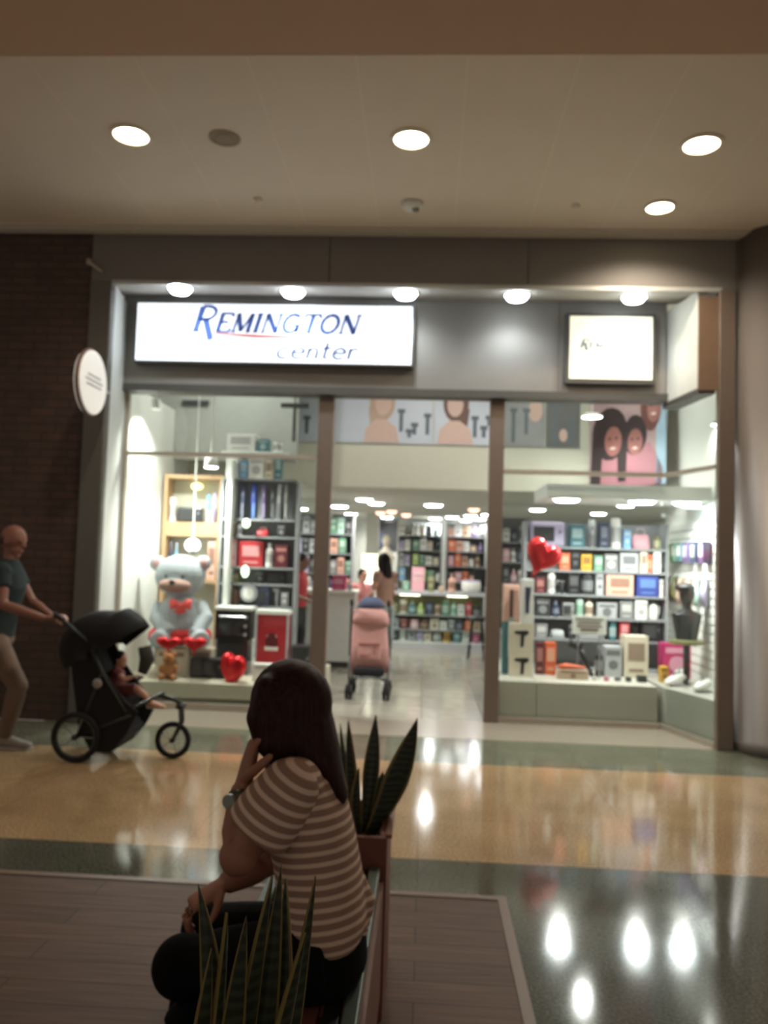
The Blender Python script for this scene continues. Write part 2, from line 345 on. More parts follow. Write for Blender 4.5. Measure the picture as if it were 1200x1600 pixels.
# ================================================================== LAMPS
EM_WARM = mat('warm_lamp', (255, 236, 190), 0.5, emis=9, var=0)
EM_COOL = mat('cool_lamp', (240, 250, 255), 0.5, emis=14, var=0)
EM_SHOP = mat('shop_lamp', (248, 252, 255), 0.5, emis=8, var=0)
EM_DIM = mat('dim_warm_lamp', (255, 205, 175), 0.5, emis=1.1, var=0)
TRIMW = mat('lamp_trim', (215, 205, 190), 0.5)
def downlight(x, y, z, r, label, em, power, color, group, cone=150, trim=TRIMW, kind='SPOT', aim=None, drop=0.0):
    t = thing('ceiling_light', label, 'ceiling light', (x, y, z), group)
    MB().lathe([(r * 1.22, 0), (r * 1.22, -0.012), (r, -0.014), (r, -0.004), (r * 1.22, 0)], (x, y, z)).build('rim', trim, t, smooth=False)
    MB().lathe([(0.001, -0.010 - drop), (r * .8, -0.008 - drop * .8), (r, -0.006), (r, -0.002), (0.001, -0.002)], (x, y, z)).build('bulb', em, t)
    if power: lamp('lamp_glow', (x, y, z - 0.05 - drop), power, color, kind, 0.06, cone, t, aim)
    return t
for x, y, lab, p in ((-2.13, 5.30, 'round warm recessed ceiling light above the stroller, left of the three in line', 0.55),
                     (-0.18, 5.34, 'round warm recessed ceiling light in the middle of the three in line', 1),
                     (1.80, 5.40, 'round warm recessed ceiling light above the right column, in the front line of three', 1),
                     (1.80, 6.37, 'small warm recessed ceiling light set alone close to the shop front edge', 1)):
    downlight(x, y, 4.40, 0.118 if y < 6 else 0.105, lab, EM_WARM, P_MALL * p, WARM, 'warm recessed mall ceiling lights')
SOFF = [(-2.30, 7.04, 'white soffit spotlight over the left end of the wide shop sign'), (-1.28, 7.14, 'yellowish white soffit spotlight over the middle of the wide shop sign'),
        (-0.25, 7.15, 'white soffit spotlight over the right end of the wide shop sign'), (0.76, 7.18, 'white soffit spotlight over bare fascia between the two signs'),
        (1.81, 7.19, 'white soffit spotlight over the small square sign')]
for x, y, lab in SOFF:
    z = 3.915 + (y - 6.955) * 0.168
    t = thing('spotlight', lab, 'spotlight', (x, y, z), 'soffit spotlights over the shop sign')
    MB().lathe([(0.12, 0), (0.12, -0.02), (0.105, -0.03), (0.105, -0.01)], (x, y, z + .01)).build('rim', CHROME, t)
    MB().lathe([(0.001, -0.075), (0.08, -0.065), (0.108, -0.03), (0.108, -0.005), (0.001, -0.005)], (x, y, z + .005)).build('bulb', EM_COOL, t, smooth=True)
    lamp('lamp_glow', (x, y, z - 0.11), P_SOFFIT, COOL, 'SPOT', 0.06, 130, t, (x, 7.62, 2.9), 0.8)
# small ceiling fittings
for x, y, r, lab in ((-1.45, 6.29, .035, 'tiny round ceiling sensor near the soffit over the wide sign'), (1.13, 6.35, .035, 'tiny round ceiling sensor near the lone small ceiling light')):
    tag(MB().lathe([(r, 0), (r, -0.012), (r * .6, -0.03), (0.001, -0.034)], (x, y, 4.4)).build('ceiling_sensor', TRIMW, base=(x, y, 4.4), smooth=True), lab, 'sensor')
t = thing('smoke_detector', 'white round smoke detector beneath the middle of the ceiling', 'smoke detector', (-0.19, 6.34, 4.4))
MB().lathe([(0.085, 0), (0.085, -0.02), (0.07, -0.045), (0.001, -0.05)], (-0.19, 6.34, 4.4)).build('detector_body', WHITE, t, smooth=True)
MB().lathe([(0.03, -0.045), (0.028, -0.062), (0.001, -0.064)], (-0.16, 6.34, 4.4)).build('detector_cap', mat('grey_plastic', (120, 120, 118)), t)
tag(MB().lathe([(0.11, 0.0), (0.11, -0.006), (0.09, -0.008), (0.09, -0.003), (0.06, -0.003), (0.06, -0.008), (0.001, -0.008)], (-1.48, 5.34, 4.4)).build('ceiling_speaker', mat('ceiling_speaker_grille', (150, 134, 114), 0.8), base=(-1.48, 5.34, 4.4)), 'flat round ceiling speaker between two warm ceiling lights', 'speaker')
# shop ceiling lamps
SH = [(-1.49, 13.53), (-1.5, 15.72), (-0.93, 11.8), (-0.80, 12.54), (-0.83, 16.6), (0.1, 12.61), (0.17, 16.48), (0.50, 15.85), (0.82, 16.9), (0.83, 15.24), (1.07, 16.24), (1.12, 14.7),
      (1.78, 10.6), (1.78, 13.0), (2.87, 13.55), (2.84, 11.6), (-2.3, 11.5), (-2.3, 14.5), (3.9, 12.0)]
SHL = ['large white shop downlight beside the left door post, nearer of that cluster', 'white shop downlight beside the left door post, farther of that cluster', 'front white downlight of the touching pair above the long haired woman', 'rear white downlight of the touching pair above the long haired woman',
       'small white downlight below the pinkish lamps over the far picture', 'largest white square looking downlight in the middle of the shop ceiling', 'small white downlight just below the largest middle one', 'white shop downlight over the gap between the back shelf bays',
       'faint white downlight over the wide back bay, farthest inside', 'long white downlight over the wide back bay, nearest of its cluster', 'white downlight over the wide back bay, between its neighbours', 'small white downlight almost touching the right door post',
       'shop downlight behind the canopy above the lavender appliance', 'shop downlight deep inside, seen over the heart balloon', 'shop downlight deep inside, seen over the slatted side wall', 'shop downlight behind the canopy above the slatted side wall',
       'shop downlight inside, seen through the left window by the red shirt worker', 'shop downlight deep behind the left window shelves', 'shop downlight in the far right corner of the shop']
for i, (x, y) in enumerate(SH):
    downlight(x, y, 2.40, 0.15 if i in (0, 5) else 0.13, SHL[i], EM_SHOP, P_SHOP if i % 2 == 0 or i < 6 else 0, NEUT, 'downlights in the shop ceiling', 165, WHITE, drop=.035)
for (x, y), lab in zip(((-0.87, 15.02), (-0.64, 14.54), (-0.40, 15.47), (0.78, 13.39)), ('dim pinkish ceiling lamp, first of three past the left door post', 'dim pinkish ceiling lamp, highest of three past the left door post', 'dim pinkish ceiling lamp, last of three, over the narrow bay', 'dim pinkish ceiling lamp alone near the right door post')):
    t = thing('ceiling_light', lab, 'ceiling light', (x, y, 2.4), 'pinkish lamps in the shop ceiling')
    MB().lathe([(0.095, 0), (0.09, -0.03), (0.06, -0.06), (0.001, -0.07)], (x, y, 2.4)).build('shade', EM_DIM, t, smooth=True)
# display canopy lamps
for px_, py__, lab in ((885, 784, 'large bright canopy lamp above the red heart balloon display'), (1003, 789, 'large bright canopy lamp above the middle of the right window display'), (1072, 793, 'bright canopy lamp nearest the slatted side wall')):
    x = at(px_, py__, 8.05).x
    downlight(x, 8.05, 2.17, 0.13, lab, EM_COOL, P_DISPLAY, NEUT, 'canopy lamps over the right display', 160, WHITE, drop=.03)
for x, lab in ((-2.2, 'added unseen light high inside behind the left end of the fascia'), (0.0, 'added unseen light high inside behind the middle of the fascia'), (1.6, 'added unseen light high inside behind the square sign')):
    downlight(x, 8.5, 4.25, 0.12, lab, EM_SHOP, 30, NEUT, 'added unseen lights behind the fascia', 165, WHITE)  # added lamps, hidden by the fascia, that brighten the mezzanine wall and posters
# left display lamps: a track spot and two small bare bulbs
t = thing('track_light', 'bright white track spotlight above the wooden shelf cabinet', 'track light', (-2.29, 8.3, 2.42))
MB().cyl((-2.29, 8.3, 2.42), (-2.29, 8.3, 2.54), 0.075, 0.06).build('lamp_housing', WHITE, t, smooth=True)
MB().lathe([(0.001, -0.012), (0.06, -0.008), (0.07, 0.0), (0.001, 0.0)], (-2.29, 8.3, 2.42)).build('bulb', EM_COOL, t)
MB().cyl((-2.29, 8.3, 2.54), (-2.29, 8.3, 4.25), 0.008).build('stem', WHITE, t)
lamp('lamp_glow', (-2.29, 8.3, 2.37), P_DISPLAY * 1.9, NEUT, 'SPOT', 0.07, 165, t)
t = thing('wall_spotlight', 'bright small spotlight fixed at the top left of the left window, washing the white wall', 'spotlight', (-2.86, 8.15, 3.0))
MB().cyl((-2.86, 8.15, 3.0), (-2.86, 8.15, 3.1), 0.05, 0.05).build('lamp_housing', WHITE, t); MB().cyl((-2.86, 8.15, 3.1), (-2.86, 8.15, 4.25), 0.008).build('stem', WHITE, t)
lamp('lamp_glow', (-2.86, 8.15, 2.95), 60, NEUT, 'SPOT', 0.05, 140, t)
def hang_lamp(px, py, Y, w, lab):
    p = at(px, py, Y); t = thing('pendant_light', lab, 'pendant light', p)
    MB().lathe([(w * .6, .04), (w, 0.012), (w, 0), (w * .9, 0)], p).build('lamp_shade', WHITE, t)
    MB().lathe([(0.001, -0.004), (w * .9, -0.002), (w * .9, 0.006), (0.001, 0.006)], p).build('bulb', EM_SHOP, t)
    MB().cyl(p + Vector((0, 0, .04)), (p.x, p.y, 4.25), 0.006).build('stem', WHITE, t)
    lamp('lamp_glow', p + Vector((0, 0, -.05)), 24, NEUT, 'SPOT', 0.06, 165, t)
hang_lamp(925, 652, 9.0, 0.12, 'flat bright pendant lamp hanging in front of the portrait poster')
hang_lamp(1120, 664, 7.9, 0.055, 'small bright pendant lamp seen behind the angled corner glass')

# ================================================================== SIGNS
# letters as strokes in a 1 x 1 cell: (x0,y0,x1,y1,width) lines and arcs
def letter(ch):
    T, t, s = 0.22, 0.12, 0.08
    L = {'R': [('l', .12, 0, .12, 1, T), ('a', .38, .74, .30, .25, -90, 90, t), ('l', .12, 1, .40, 1, t), ('l', .12, .49, .40, .49, t), ('l', .36, .5, .80, -.32, T), ('s', 0, .26, 0)],
         'E': [('l', .15, 0, .15, 1, T), ('l', .1, .98, .7, .98, t), ('l', .1, .02, .74, .02, t), ('l', .1, .52, .55, .52, t), ('l', .7, .98, .7, .8, t), ('l', .73, .02, .73, .22, t)],
         'M': [('l', .12, 0, .14, 1, t), ('l', .14, 1, .5, .05, T), ('l', .5, .05, .84, 1, t), ('l', .86, 0, .86, 1, T), ('s', 0, .26, 0), ('s', .74, 1, 0)],
         'I': [('l', .2, 0, .2, 1, T), ('s', .05, .35, 0), ('s', .05, .35, 1)],
         'N': [('l', .13, 0, .13, 1, t), ('l', .13, 1, .80, 0, T), ('l', .80, 0, .80, 1, t), ('s', 0, .26, 0), ('s', .68, .94, 1)],
         'G': [('a', .48, .5, .40, .48, 45, 330, T * .85), ('l', .80, .05, .80, .42, T), ('l', .6, .42, .92, .42, t)],
         'T': [('l', .42, 0, .42, 1, T), ('l', .02, .97, .82, .97, t), ('l', .03, .97, .03, .78, t), ('l', .81, .97, .81, .78, t), ('s', .28, .56, 0)],
         'O': [('a', .48, .5, .42, .48, 0, 360, T * .85)],
         'c': [('a', .35, .32, .26, .31, 50, 310, .12)],
         'e': [('a', .34, .32, .26, .31, 0, 320, .12), ('l', .1, .34, .58, .34, t)],
         'n': [('l', .12, 0, .12, .62, .13), ('a', .32, .36, .19, .25, 0, 180, .11), ('l', .5, 0, .5, .38, .13)],
         't': [('l', .2, .04, .2, .95, .13), ('l', .02, .62, .42, .62, t), ('l', .2, .04, .38, .04, .08)],
         'r': [('l', .12, 0, .12, .62, .13), ('a', .30, .38, .17, .22, 40, 180, .1)],
         'o': [('a', .34, .32, .27, .31, 0, 360, .12)],
         'm': [('l', .1, 0, .1, .62, .12), ('a', .25, .38, .14, .22, 0, 180, .1), ('l', .39, 0, .39, .4, .12), ('a', .54, .38, .14, .22, 0, 180, .1), ('l', .68, 0, .68, .4, .12)],
         '.': [('l', .1, 0, .1, .13, .14)]}
    return L[ch]
ADV = {'R': .85, 'E': .82, 'M': 1.05, 'I': .45, 'N': 1.0, 'G': 1.02, 'T': .9, 'O': 1.02, 'c': .66, 'e': .68, 'n': .66, 't': .5, 'r': .52, 'o': .7, 'm': .85, '.': .3}
def word(mb, text, x0, z0, h, wscale, y, shear=0.25, big=1.0):
    x = x0
    def seg(a, b, wd):
        a, b = Vector(a), Vector(b); d = (b - a); n = Vector((-d.y, d.x)).normalized() * wd / 2 if d.length else Vector((0, 0))
        q = [a - n, b - n, b + n, a + n]
        sc = h * (big if first else 1)
        P = [(x + (p.x + shear * p.y) * sc * wscale, z0 + p.y * sc) for p in q]
        mb.prism([(px_, pz_) for px_, pz_ in P], 1, y - .004, y)
    for i, ch in enumerate(text):
        first = (i == 0 and big != 1)
        for st in letter(ch):
            if st[0] == 'l': seg(st[1:3], st[3:5], st[5])
            elif st[0] == 's': seg((st[1], .02 if not st[3] else .98), (st[2], .02 if not st[3] else .98), .08)
            else:
                _, cx, cy, rx, ry, a0, a1, wd = st; n = 10; pr = None
                for k in range(n + 1):
                    a = math.radians(a0 + (a1 - a0) * k / n); p = (cx + rx * math.cos(a), cy + ry * math.sin(a))
                    if pr: seg(pr, p, wd)
                    pr = p
        x += ADV[ch] * h * wscale * (big if first else 1)
    return x
SIGN = mat('backlit_white_sign', (240, 246, 255), 0.9, spec=.1, emis=0.50, var=0)
SIGN2 = mat('backlit_cream_sign', (255, 250, 222), 0.4, emis=0.32, var=0)
BLUE = mat('sign_blue', (88, 112, 186), 0.9, spec=.1); GREY = mat('sign_grey_blue', (92, 108, 158), 0.9, spec=.1); SRED = mat('sign_red', (226, 120, 108), 0.5)
t = thing('shop_sign', 'wide white backlit shop sign with blue lettering on the fascia left of the door', 'sign', (-1.52, 7.5, 3.35))
MB().span((-2.87, 7.50, 3.335), (-0.17, 7.62, 3.93)).build('sign_box', mat('dark_grey_metal', (84, 82, 78)), t)
MB().span((-2.855, 7.485, 3.355), (-0.19, 7.50, 3.915)).build('sign_face', SIGN, t)
mb = MB(); word(mb, 'REMINGTON', -2.31, 3.64, 0.185, 1.03, 7.485, .28, 1.35); mb.build('lettering', BLUE, t)
mb = MB(); word(mb, 'center', -1.50, 3.395, 0.165, 1.30, 7.485, .2); mb.build('lettering', GREY, t)
mb = MB(); word(mb, '.com', -0.58, 3.395, 0.085, 1.25, 7.485, .2); mb.build('lettering', BLUE, t)
mb = MB(); pts = [(-2.12, 3.625), (-1.7, 3.605), (-1.2, 3.60), (-0.72, 3.585)]
for (a, b), (c, d), w0, w1 in zip(pts, pts[1:], (.006, .016, .014), (.016, .014, .003)):
    mb.prism([(a, b - w0), (c, d - w1), (c, d + w1), (a, b + w0)], 1, 7.481, 7.485)
mb.build('underline', SRED, t)
t = thing('square_sign', 'small square cream backlit sign with faint lettering at the right end of the fascia', 'sign', (1.69, 7.55, 3.25))
MB().span((1.27, 7.55, 3.225), (2.11, 7.62, 3.90)).build('sign_box', mat('dark_grey_metal', (84, 82, 78)), t)
MB().span((1.305, 7.54, 3.265), (2.075, 7.55, 3.865)).build('sign_face', SIGN2, t)
mb = MB(); word(mb, 'REMINGTON', 1.40, 3.56, 0.062, 1.10, 7.54, .28, 1.35); mb.build('lettering', mat('faded_sign_blue', (96, 100, 122), .9, spec=.1), t)
MB().prism([(1.5, 3.53), (1.95, 3.50), (1.95, 3.515), (1.5, 3.538)], 1, 7.536, 7.54).build('underline', mat('faded_sign_red', (205, 150, 120)), t)
# round blade sign on the left pillar
t = thing('blade_sign', 'round white blade sign sticking out from the grey pillar beside the brick wall', 'sign', (-2.87, 6.93, 2.92))
MB().cyl((-2.90, 6.55, 2.92), (-2.84, 6.55, 2.92), 0.27, seg=48).build('sign_disc', mat('round_sign_white', (225, 222, 214), 0.5, emis=0.25, var=0), t, bevel=0.008)
MB().torus((-2.87, 6.55, 2.92), 0.27, 0.018, XAX).build('rim', mat('round_sign_rim', (120, 96, 84)), t, smooth=True)
mb = MB()
for z, l in ((2.97, .26), (2.93, .34), (2.89, .30)): mb.span((-2.842, 6.55 - l / 2, z - .008), (-2.838, 6.55 + l / 2, z + .008))
mb.build('printed_lines', mat('round_sign_print', (176, 172, 176)), t)
MB().cyl((-2.87, 6.80, 2.92), (-2.87, 6.94, 2.92), 0.015).build('bracket', CHROME, t)
t = thing('wall_bracket', 'small pale metal bracket on the dark wall above the blade sign', 'bracket', (-2.98, 6.95, 4.1))
a, b = at(138, 408, 6.9), at(160, 425, 6.9); MB().loft([a, b], [.018, .012]).build('arm', PALE, t); MB().box(a + Vector((0, .03, 0)), (.04, .05, .05)).build('mount', PALE, t)

# ================================================================== PEOPLE
def seg_pts(a, b, n): return [Vector(a).lerp(Vector(b), i / (n - 1)) for i in range(n)]
def hand(mb, wrist, fdir, palm, thumb, s=1.0, curl=0.6, spread=1.0):
    """palm = direction the palm faces, thumb = side of the thumb"""
    wrist = Vector(wrist); f = Vector(fdir).normalized(); p = Vector(palm); p = (p - f * p.dot(f)).normalized()
    t = f.cross(p); t = t if t.dot(Vector(thumb)) > 0 else -t
    L = 0.088 * s
    mb.loft([wrist - f * .02 * s, wrist + f * .01 * s, wrist + f * L * .55, wrist + f * L, wrist + f * (L + .008 * s)],
            [(.026 * s, .019 * s), (.029 * s, .018 * s), (.040 * s, .017 * s), (.041 * s, .013 * s), (.034 * s, .009 * s)], ref=t)
    for k, (o, ln, r) in enumerate(((.030, .072, .0092), (.0105, .082, .0095), (-.0095, .076, .009), (-.028, .060, .0082))):
        q = wrist + f * L * (1.0 if k < 3 else .93) + t * o * s; d = (f + t * o * 4 * spread).normalized(); pts = [q - d * .015 * s, q]; 
        for j, (fr, an) in enumerate(((.45, 30), (.32, 55), (.23, 40))):
            an = math.radians(an * curl * (1 + .08 * k)); ax = d.cross(p).normalized(); d = (Matrix.Rotation(an, 3, ax) @ d).normalized()
            q = q + d * ln * fr * s; pts.append(q)
        mb.loft(pts, [r * s, r * s, r * .95 * s, r * .86 * s, r * .7 * s], seg=10)
        mb.ell(pts[-1], r * .7 * s, seg=8, rings=6)
    q = wrist + f * L * .22 + t * .022 * s; d = (f * .55 + t * .75 + p * .35).normalized(); pts = [q - d * .012 * s]
    for fr in (.03, .028, .022):
        pts.append(q); q = q + d * fr * s; d = (d * .8 + f * .35 + p * .18 * curl).normalized()
    pts.append(q); mb.loft(pts, [.013 * s, .0125 * s, .0115 * s, .0105 * s, .008 * s], seg=10); mb.ell(q, .008 * s, seg=8, rings=6)
def head(mb, c, look, up, s=1.0):
    M = frame_from(up, look); f = Vector(look).normalized(); u = Vector(up).normalized(); c = Vector(c); sd = u.cross(f)
    f = M.col[0]; sd = M.col[1]
    mb.ell(c + u * .02 * s, (.098 * s, .076 * s, .098 * s), M)
    mb.ell(c + f * .022 * s - u * .05 * s, (.066 * s, .056 * s, .070 * s), M)
    mb.ell(c + f * .066 * s - u * .098 * s, (.024 * s, .026 * s, .020 * s), M)
    mb.loft([c + f * .088 * s + u * .02 * s, c + f * .104 * s - u * .018 * s, c + f * .10 * s - u * .033 * s], [.008 * s, .013 * s, .013 * s], ref=sd)
    mb.ell(c + f * .086 * s - u * .060 * s, (.010 * s, .024 * s, .010 * s), M)
    for e in (-1, 1):
        mb.ell(c + sd * .076 * e * s - f * .006 * s - u * .012 * s, (.018 * s, .008 * s, .030 * s), M)
        mb.ell(c + sd * .036 * e * s + f * .078 * s + u * .022 * s, (.012 * s, .022 * s, .008 * s), M)
def eyes(root, c, look, up, s=1.0, skin=None):
    M = frame_from(up, look); f, sd, u = M.col[0], M.col[1], M.col[2]; c = Vector(c)
    for e in (-1, 1):
        MB().ell(c + sd * .033 * e * s + f * .083 * s + u * .004 * s, (.009 * s, .014 * s, .008 * s), M, 12, 8).build('eye', mat('eye', (40, 28, 24), 0.2), root, smooth=True)
    MB().ell(c + f * .094 * s - u * .060 * s, (.006 * s, .022 * s, .006 * s), M, 12, 8).build('mouth', mat('lips', (140, 78, 70), 0.5), root, smooth=True)
def shoe(root, ankle, toe, m, sole, s=1.0):
    a = Vector(ankle); d = Vector(toe) - a; d.z = 0; d.normalize(); z0 = a.z - .085 * s
    P = lambda k, z: Vector((a.x, a.y, 0)) + d * k * s + Vector((0, 0, z0 + z * s))
    o = MB().loft([P(-.07, .05), P(-.06, .06), P(0, .062), P(.06, .05), P(.13, .038), P(.185, .032), P(.20, .03)],
              [(.01, .01), (.045 * s, .038 * s), (.052 * s, .042 * s), (.038 * s, .045 * s), (.028 * s, .048 * s), (.022 * s, .036 * s), (.008, .012)], ref=(0, 0, 1), seg=16).build('shoe', m, root, smooth=True)
    MB().loft([P(-.075, .012), P(-.06, .012), P(0, .012), P(.12, .012), P(.19, .012), P(.212, .012)], [(.012 * s, .015 * s), (.012 * s, .038 * s), (.012 * s, .042 * s), (.012 * s, .05 * s), (.012 * s, .038 * s), (.012 * s, .012 * s)], ref=(0, 0, 1), seg=16).build('sole', sole, o)
def human(name, label, J, skin, shirt, trousers, shoe_m, hair_fn=None, s=1.0, vox=.011, female=False, sleeve=.5, leg_bare=None, cat='person', curl=.7, hands=None, group=None):
    """J: joints in world space; look / up of the head; side = towards the person's left"""
    root = thing(name, label, cat, (J['pelvis'].x, J['pelvis'].y, 0), group)
    b = MB(); sd = J['side'].normalized(); P, C, N, H = J['pelvis'], J['chest'], J['neck'], J['head']
    wst = P.lerp(C, .45) + J.get('waist_off', Vector((0, 0, 0)))
    def torso(m, k):
        m.loft([P - (C - P).normalized() * .07 * s, P, wst, C, C.lerp(N, .55), N, N.lerp(H, .15)],
               [((.12) * s + k, .085 * s + k), (.165 * s + k, .11 * s + k), ((.125 if female else .145) * s + k, .095 * s + k), (.155 * s + k, .108 * s + k), (.15 * s + k, .085 * s + k), (.062 * s + k, .056 * s + k), (.05 * s, .05 * s)], ref=sd, seg=20)
        for e in 'lr': m.ell(J['sh_' + e], (.058 * s + k))
    torso(b, 0); b.loft([N - (H - N) * .1, N.lerp(H, .7)], [.055 * s, .050 * s]); head(b, H, J['look'], J['up'], s)
    for e in 'lr':
        sh, el, wr = J['sh_' + e], J['el_' + e], J['wr_' + e]
        b.loft(seg_pts(sh, el, 4) + seg_pts(el, wr, 4)[1:], [.050 * s, .047 * s, .042 * s, .038 * s, .038 * s, .031 * s, .025 * s]); b.ell(el, .038 * s, seg=12, rings=8)
        fd, pm, th = (hands or {}).get(e, ((wr - el), Vector((0, 0, -1)), -sd if e == 'l' else sd))
        hand(b, wr, fd, pm, th, s, curl)
        hp, kn, an = J['hip_' + e], J['kn_' + e], J['an_' + e]
        b.loft(seg_pts(hp, kn, 4) + seg_pts(kn, an, 5)[1:], [.085 * s, .080 * s, .066 * s, .056 * s, .054 * s, .050 * s, .038 * s, .034 * s]); b.ell(kn, .056 * s)
        b.ell(an + Vector((0, 0, -.03 * s)), .036 * s)
    b.build('body', skin, root, remesh=vox)
    m = MB(); torso(m, .014 * s)
    m.build('shirt', shirt, root, remesh=vox)
    top = root.children[-1] if False else None
    m = MB()
    for e in 'lr':
        sh, el = J['sh_' + e], J['el_' + e]
        m = MB(); m.ell(sh, .064 * s); m.loft(seg_pts(sh, sh.lerp(el, sleeve), 4), [.066 * s, .066 * s, .064 * s, .064 * s]); 
        m.build('sleeve', shirt, root, remesh=vox)
    m = MB()
    m.loft([P - (C - P).normalized() * .09 * s, P - (C - P).normalized() * .03 * s, P + (C - P).normalized() * .03 * s], [(.13 * s, .10 * s), (.182 * s, .13 * s), (.172 * s, .12 * s)], ref=sd, seg=20)
    for e in 'lr':
        hp, kn, an = J['hip_' + e], J['kn_' + e], J['an_' + e]
        if leg_bare: m.loft(seg_pts(hp, kn.lerp(hp, .05), 4), [.1 * s, .098 * s, .088 * s, .085 * s])
        else: m.loft(seg_pts(hp, kn, 4) + seg_pts(kn, an, 5)[1:], [.1 * s, .093 * s, .078 * s, .070 * s, .066 * s, .062 * s, .055 * s, .052 * s]); m.ell(kn, .069 * s)
    m.build('shorts' if leg_bare else 'trousers', trousers, root, remesh=vox)
    for e in 'lr': shoe(root, J['an_' + e], J['toe_' + e], shoe_m, mat('sole_white', (190, 188, 180), .6), s)
    eyes(root, H, J['look'], J['up'], s)
    if hair_fn: hair_fn(root, H, J['look'], J['up'], s)
    return root
V = Vector
HAIR = nodes = None
def hair_mat(name, c):
    m, nt, b, tc = nodes_mat(name, 0.5, 0.14)
    mp = nt.nodes.new('ShaderNodeMapping'); mp.inputs['Scale'].default_value = (90, 90, 4); nt.links.new(tc.outputs['Object'], mp.inputs[0])
    n = nt.nodes.new('ShaderNodeTexNoise'); n.inputs['Scale'].default_value = 1.5; n.inputs['Detail'].default_value = 4; nt.links.new(mp.outputs[0], n.inputs[0])
    r = ramp(nt, n.outputs['Fac'], [(.3, tuple(q * .6 for q in lin(c))), (.7, tuple(q * 1.6 for q in lin(c)))]); nt.links.new(r.outputs[0], b.inputs['Base Color'])
    bp = nt.nodes.new('ShaderNodeBump'); bp.inputs['Strength'].default_value = .35; nt.links.new(n.outputs['Fac'], bp.inputs['Height']); nt.links.new(bp.outputs[0], b.inputs['Normal'])
    return m
HAIR = hair_mat('dark_auburn_hair', (44, 25, 23)); HAIRB = hair_mat('black_brown_hair', (34, 26, 24))
SKIN = mat('skin_tan', (150, 104, 82), 0.55, 0, 0.06, 8); SKIN2 = mat('skin_light', (196, 150, 128), 0.55, 0, 0.06, 8); SKIN3 = mat('skin_ruddy', (142, 98, 84), 0.55, 0, 0.06, 8)
def short_hair(root, c, look, up, s=1.0, m=None, k=1.0):
    M = frame_from(up, look); f, sd, u = M.col[0], M.col[1], M.col[2]
    h = MB(); h.ell(c - f * .014 * s + u * .034 * s, (.099 * s * k, .084 * s * k, .096 * s * k), M); h.ell(c - f * .045 * s - u * .01 * s, (.060 * s, .076 * s, .08 * s), M)
    h.build('hair', m or HAIRB, root, remesh=.008 * s)
def long_hair(length=.42, m=None):
    def fn(root, c, look, up, s=1.0):
        M = frame_from(up, look); f, sd, u = M.col[0], M.col[1], M.col[2]
        h = MB(); h.ell(c - f * .014 * s + u * .034 * s, (.102 * s, .088 * s, .098 * s), M)
        b = c - f * .05 * s
        h.loft([b + u * .06 * s, b - u * .02 * s, b - f * .03 * s - u * .12 * s, b - f * .05 * s - V((0, 0, length * .7 * s)), b - f * .045 * s - V((0, 0, length * s))],
               [(.07 * s, .085 * s), (.065 * s, .09 * s), (.05 * s, .1 * s), (.035 * s, .09 * s), (.014 * s, .05 * s)], ref=f)
        for e in (-1, 1): h.loft([c + sd * .07 * e * s + u * .03 * s, c + sd * .082 * e * s - u * .06 * s, c + sd * .08 * e * s - f * .02 * s - u * .17 * s], [(.05 * s, .02 * s), (.045 * s, .022 * s), (.02 * s, .014 * s)], ref=f)
        h.build('hair', m or HAIRB, root, remesh=.009 * s)
    return fn

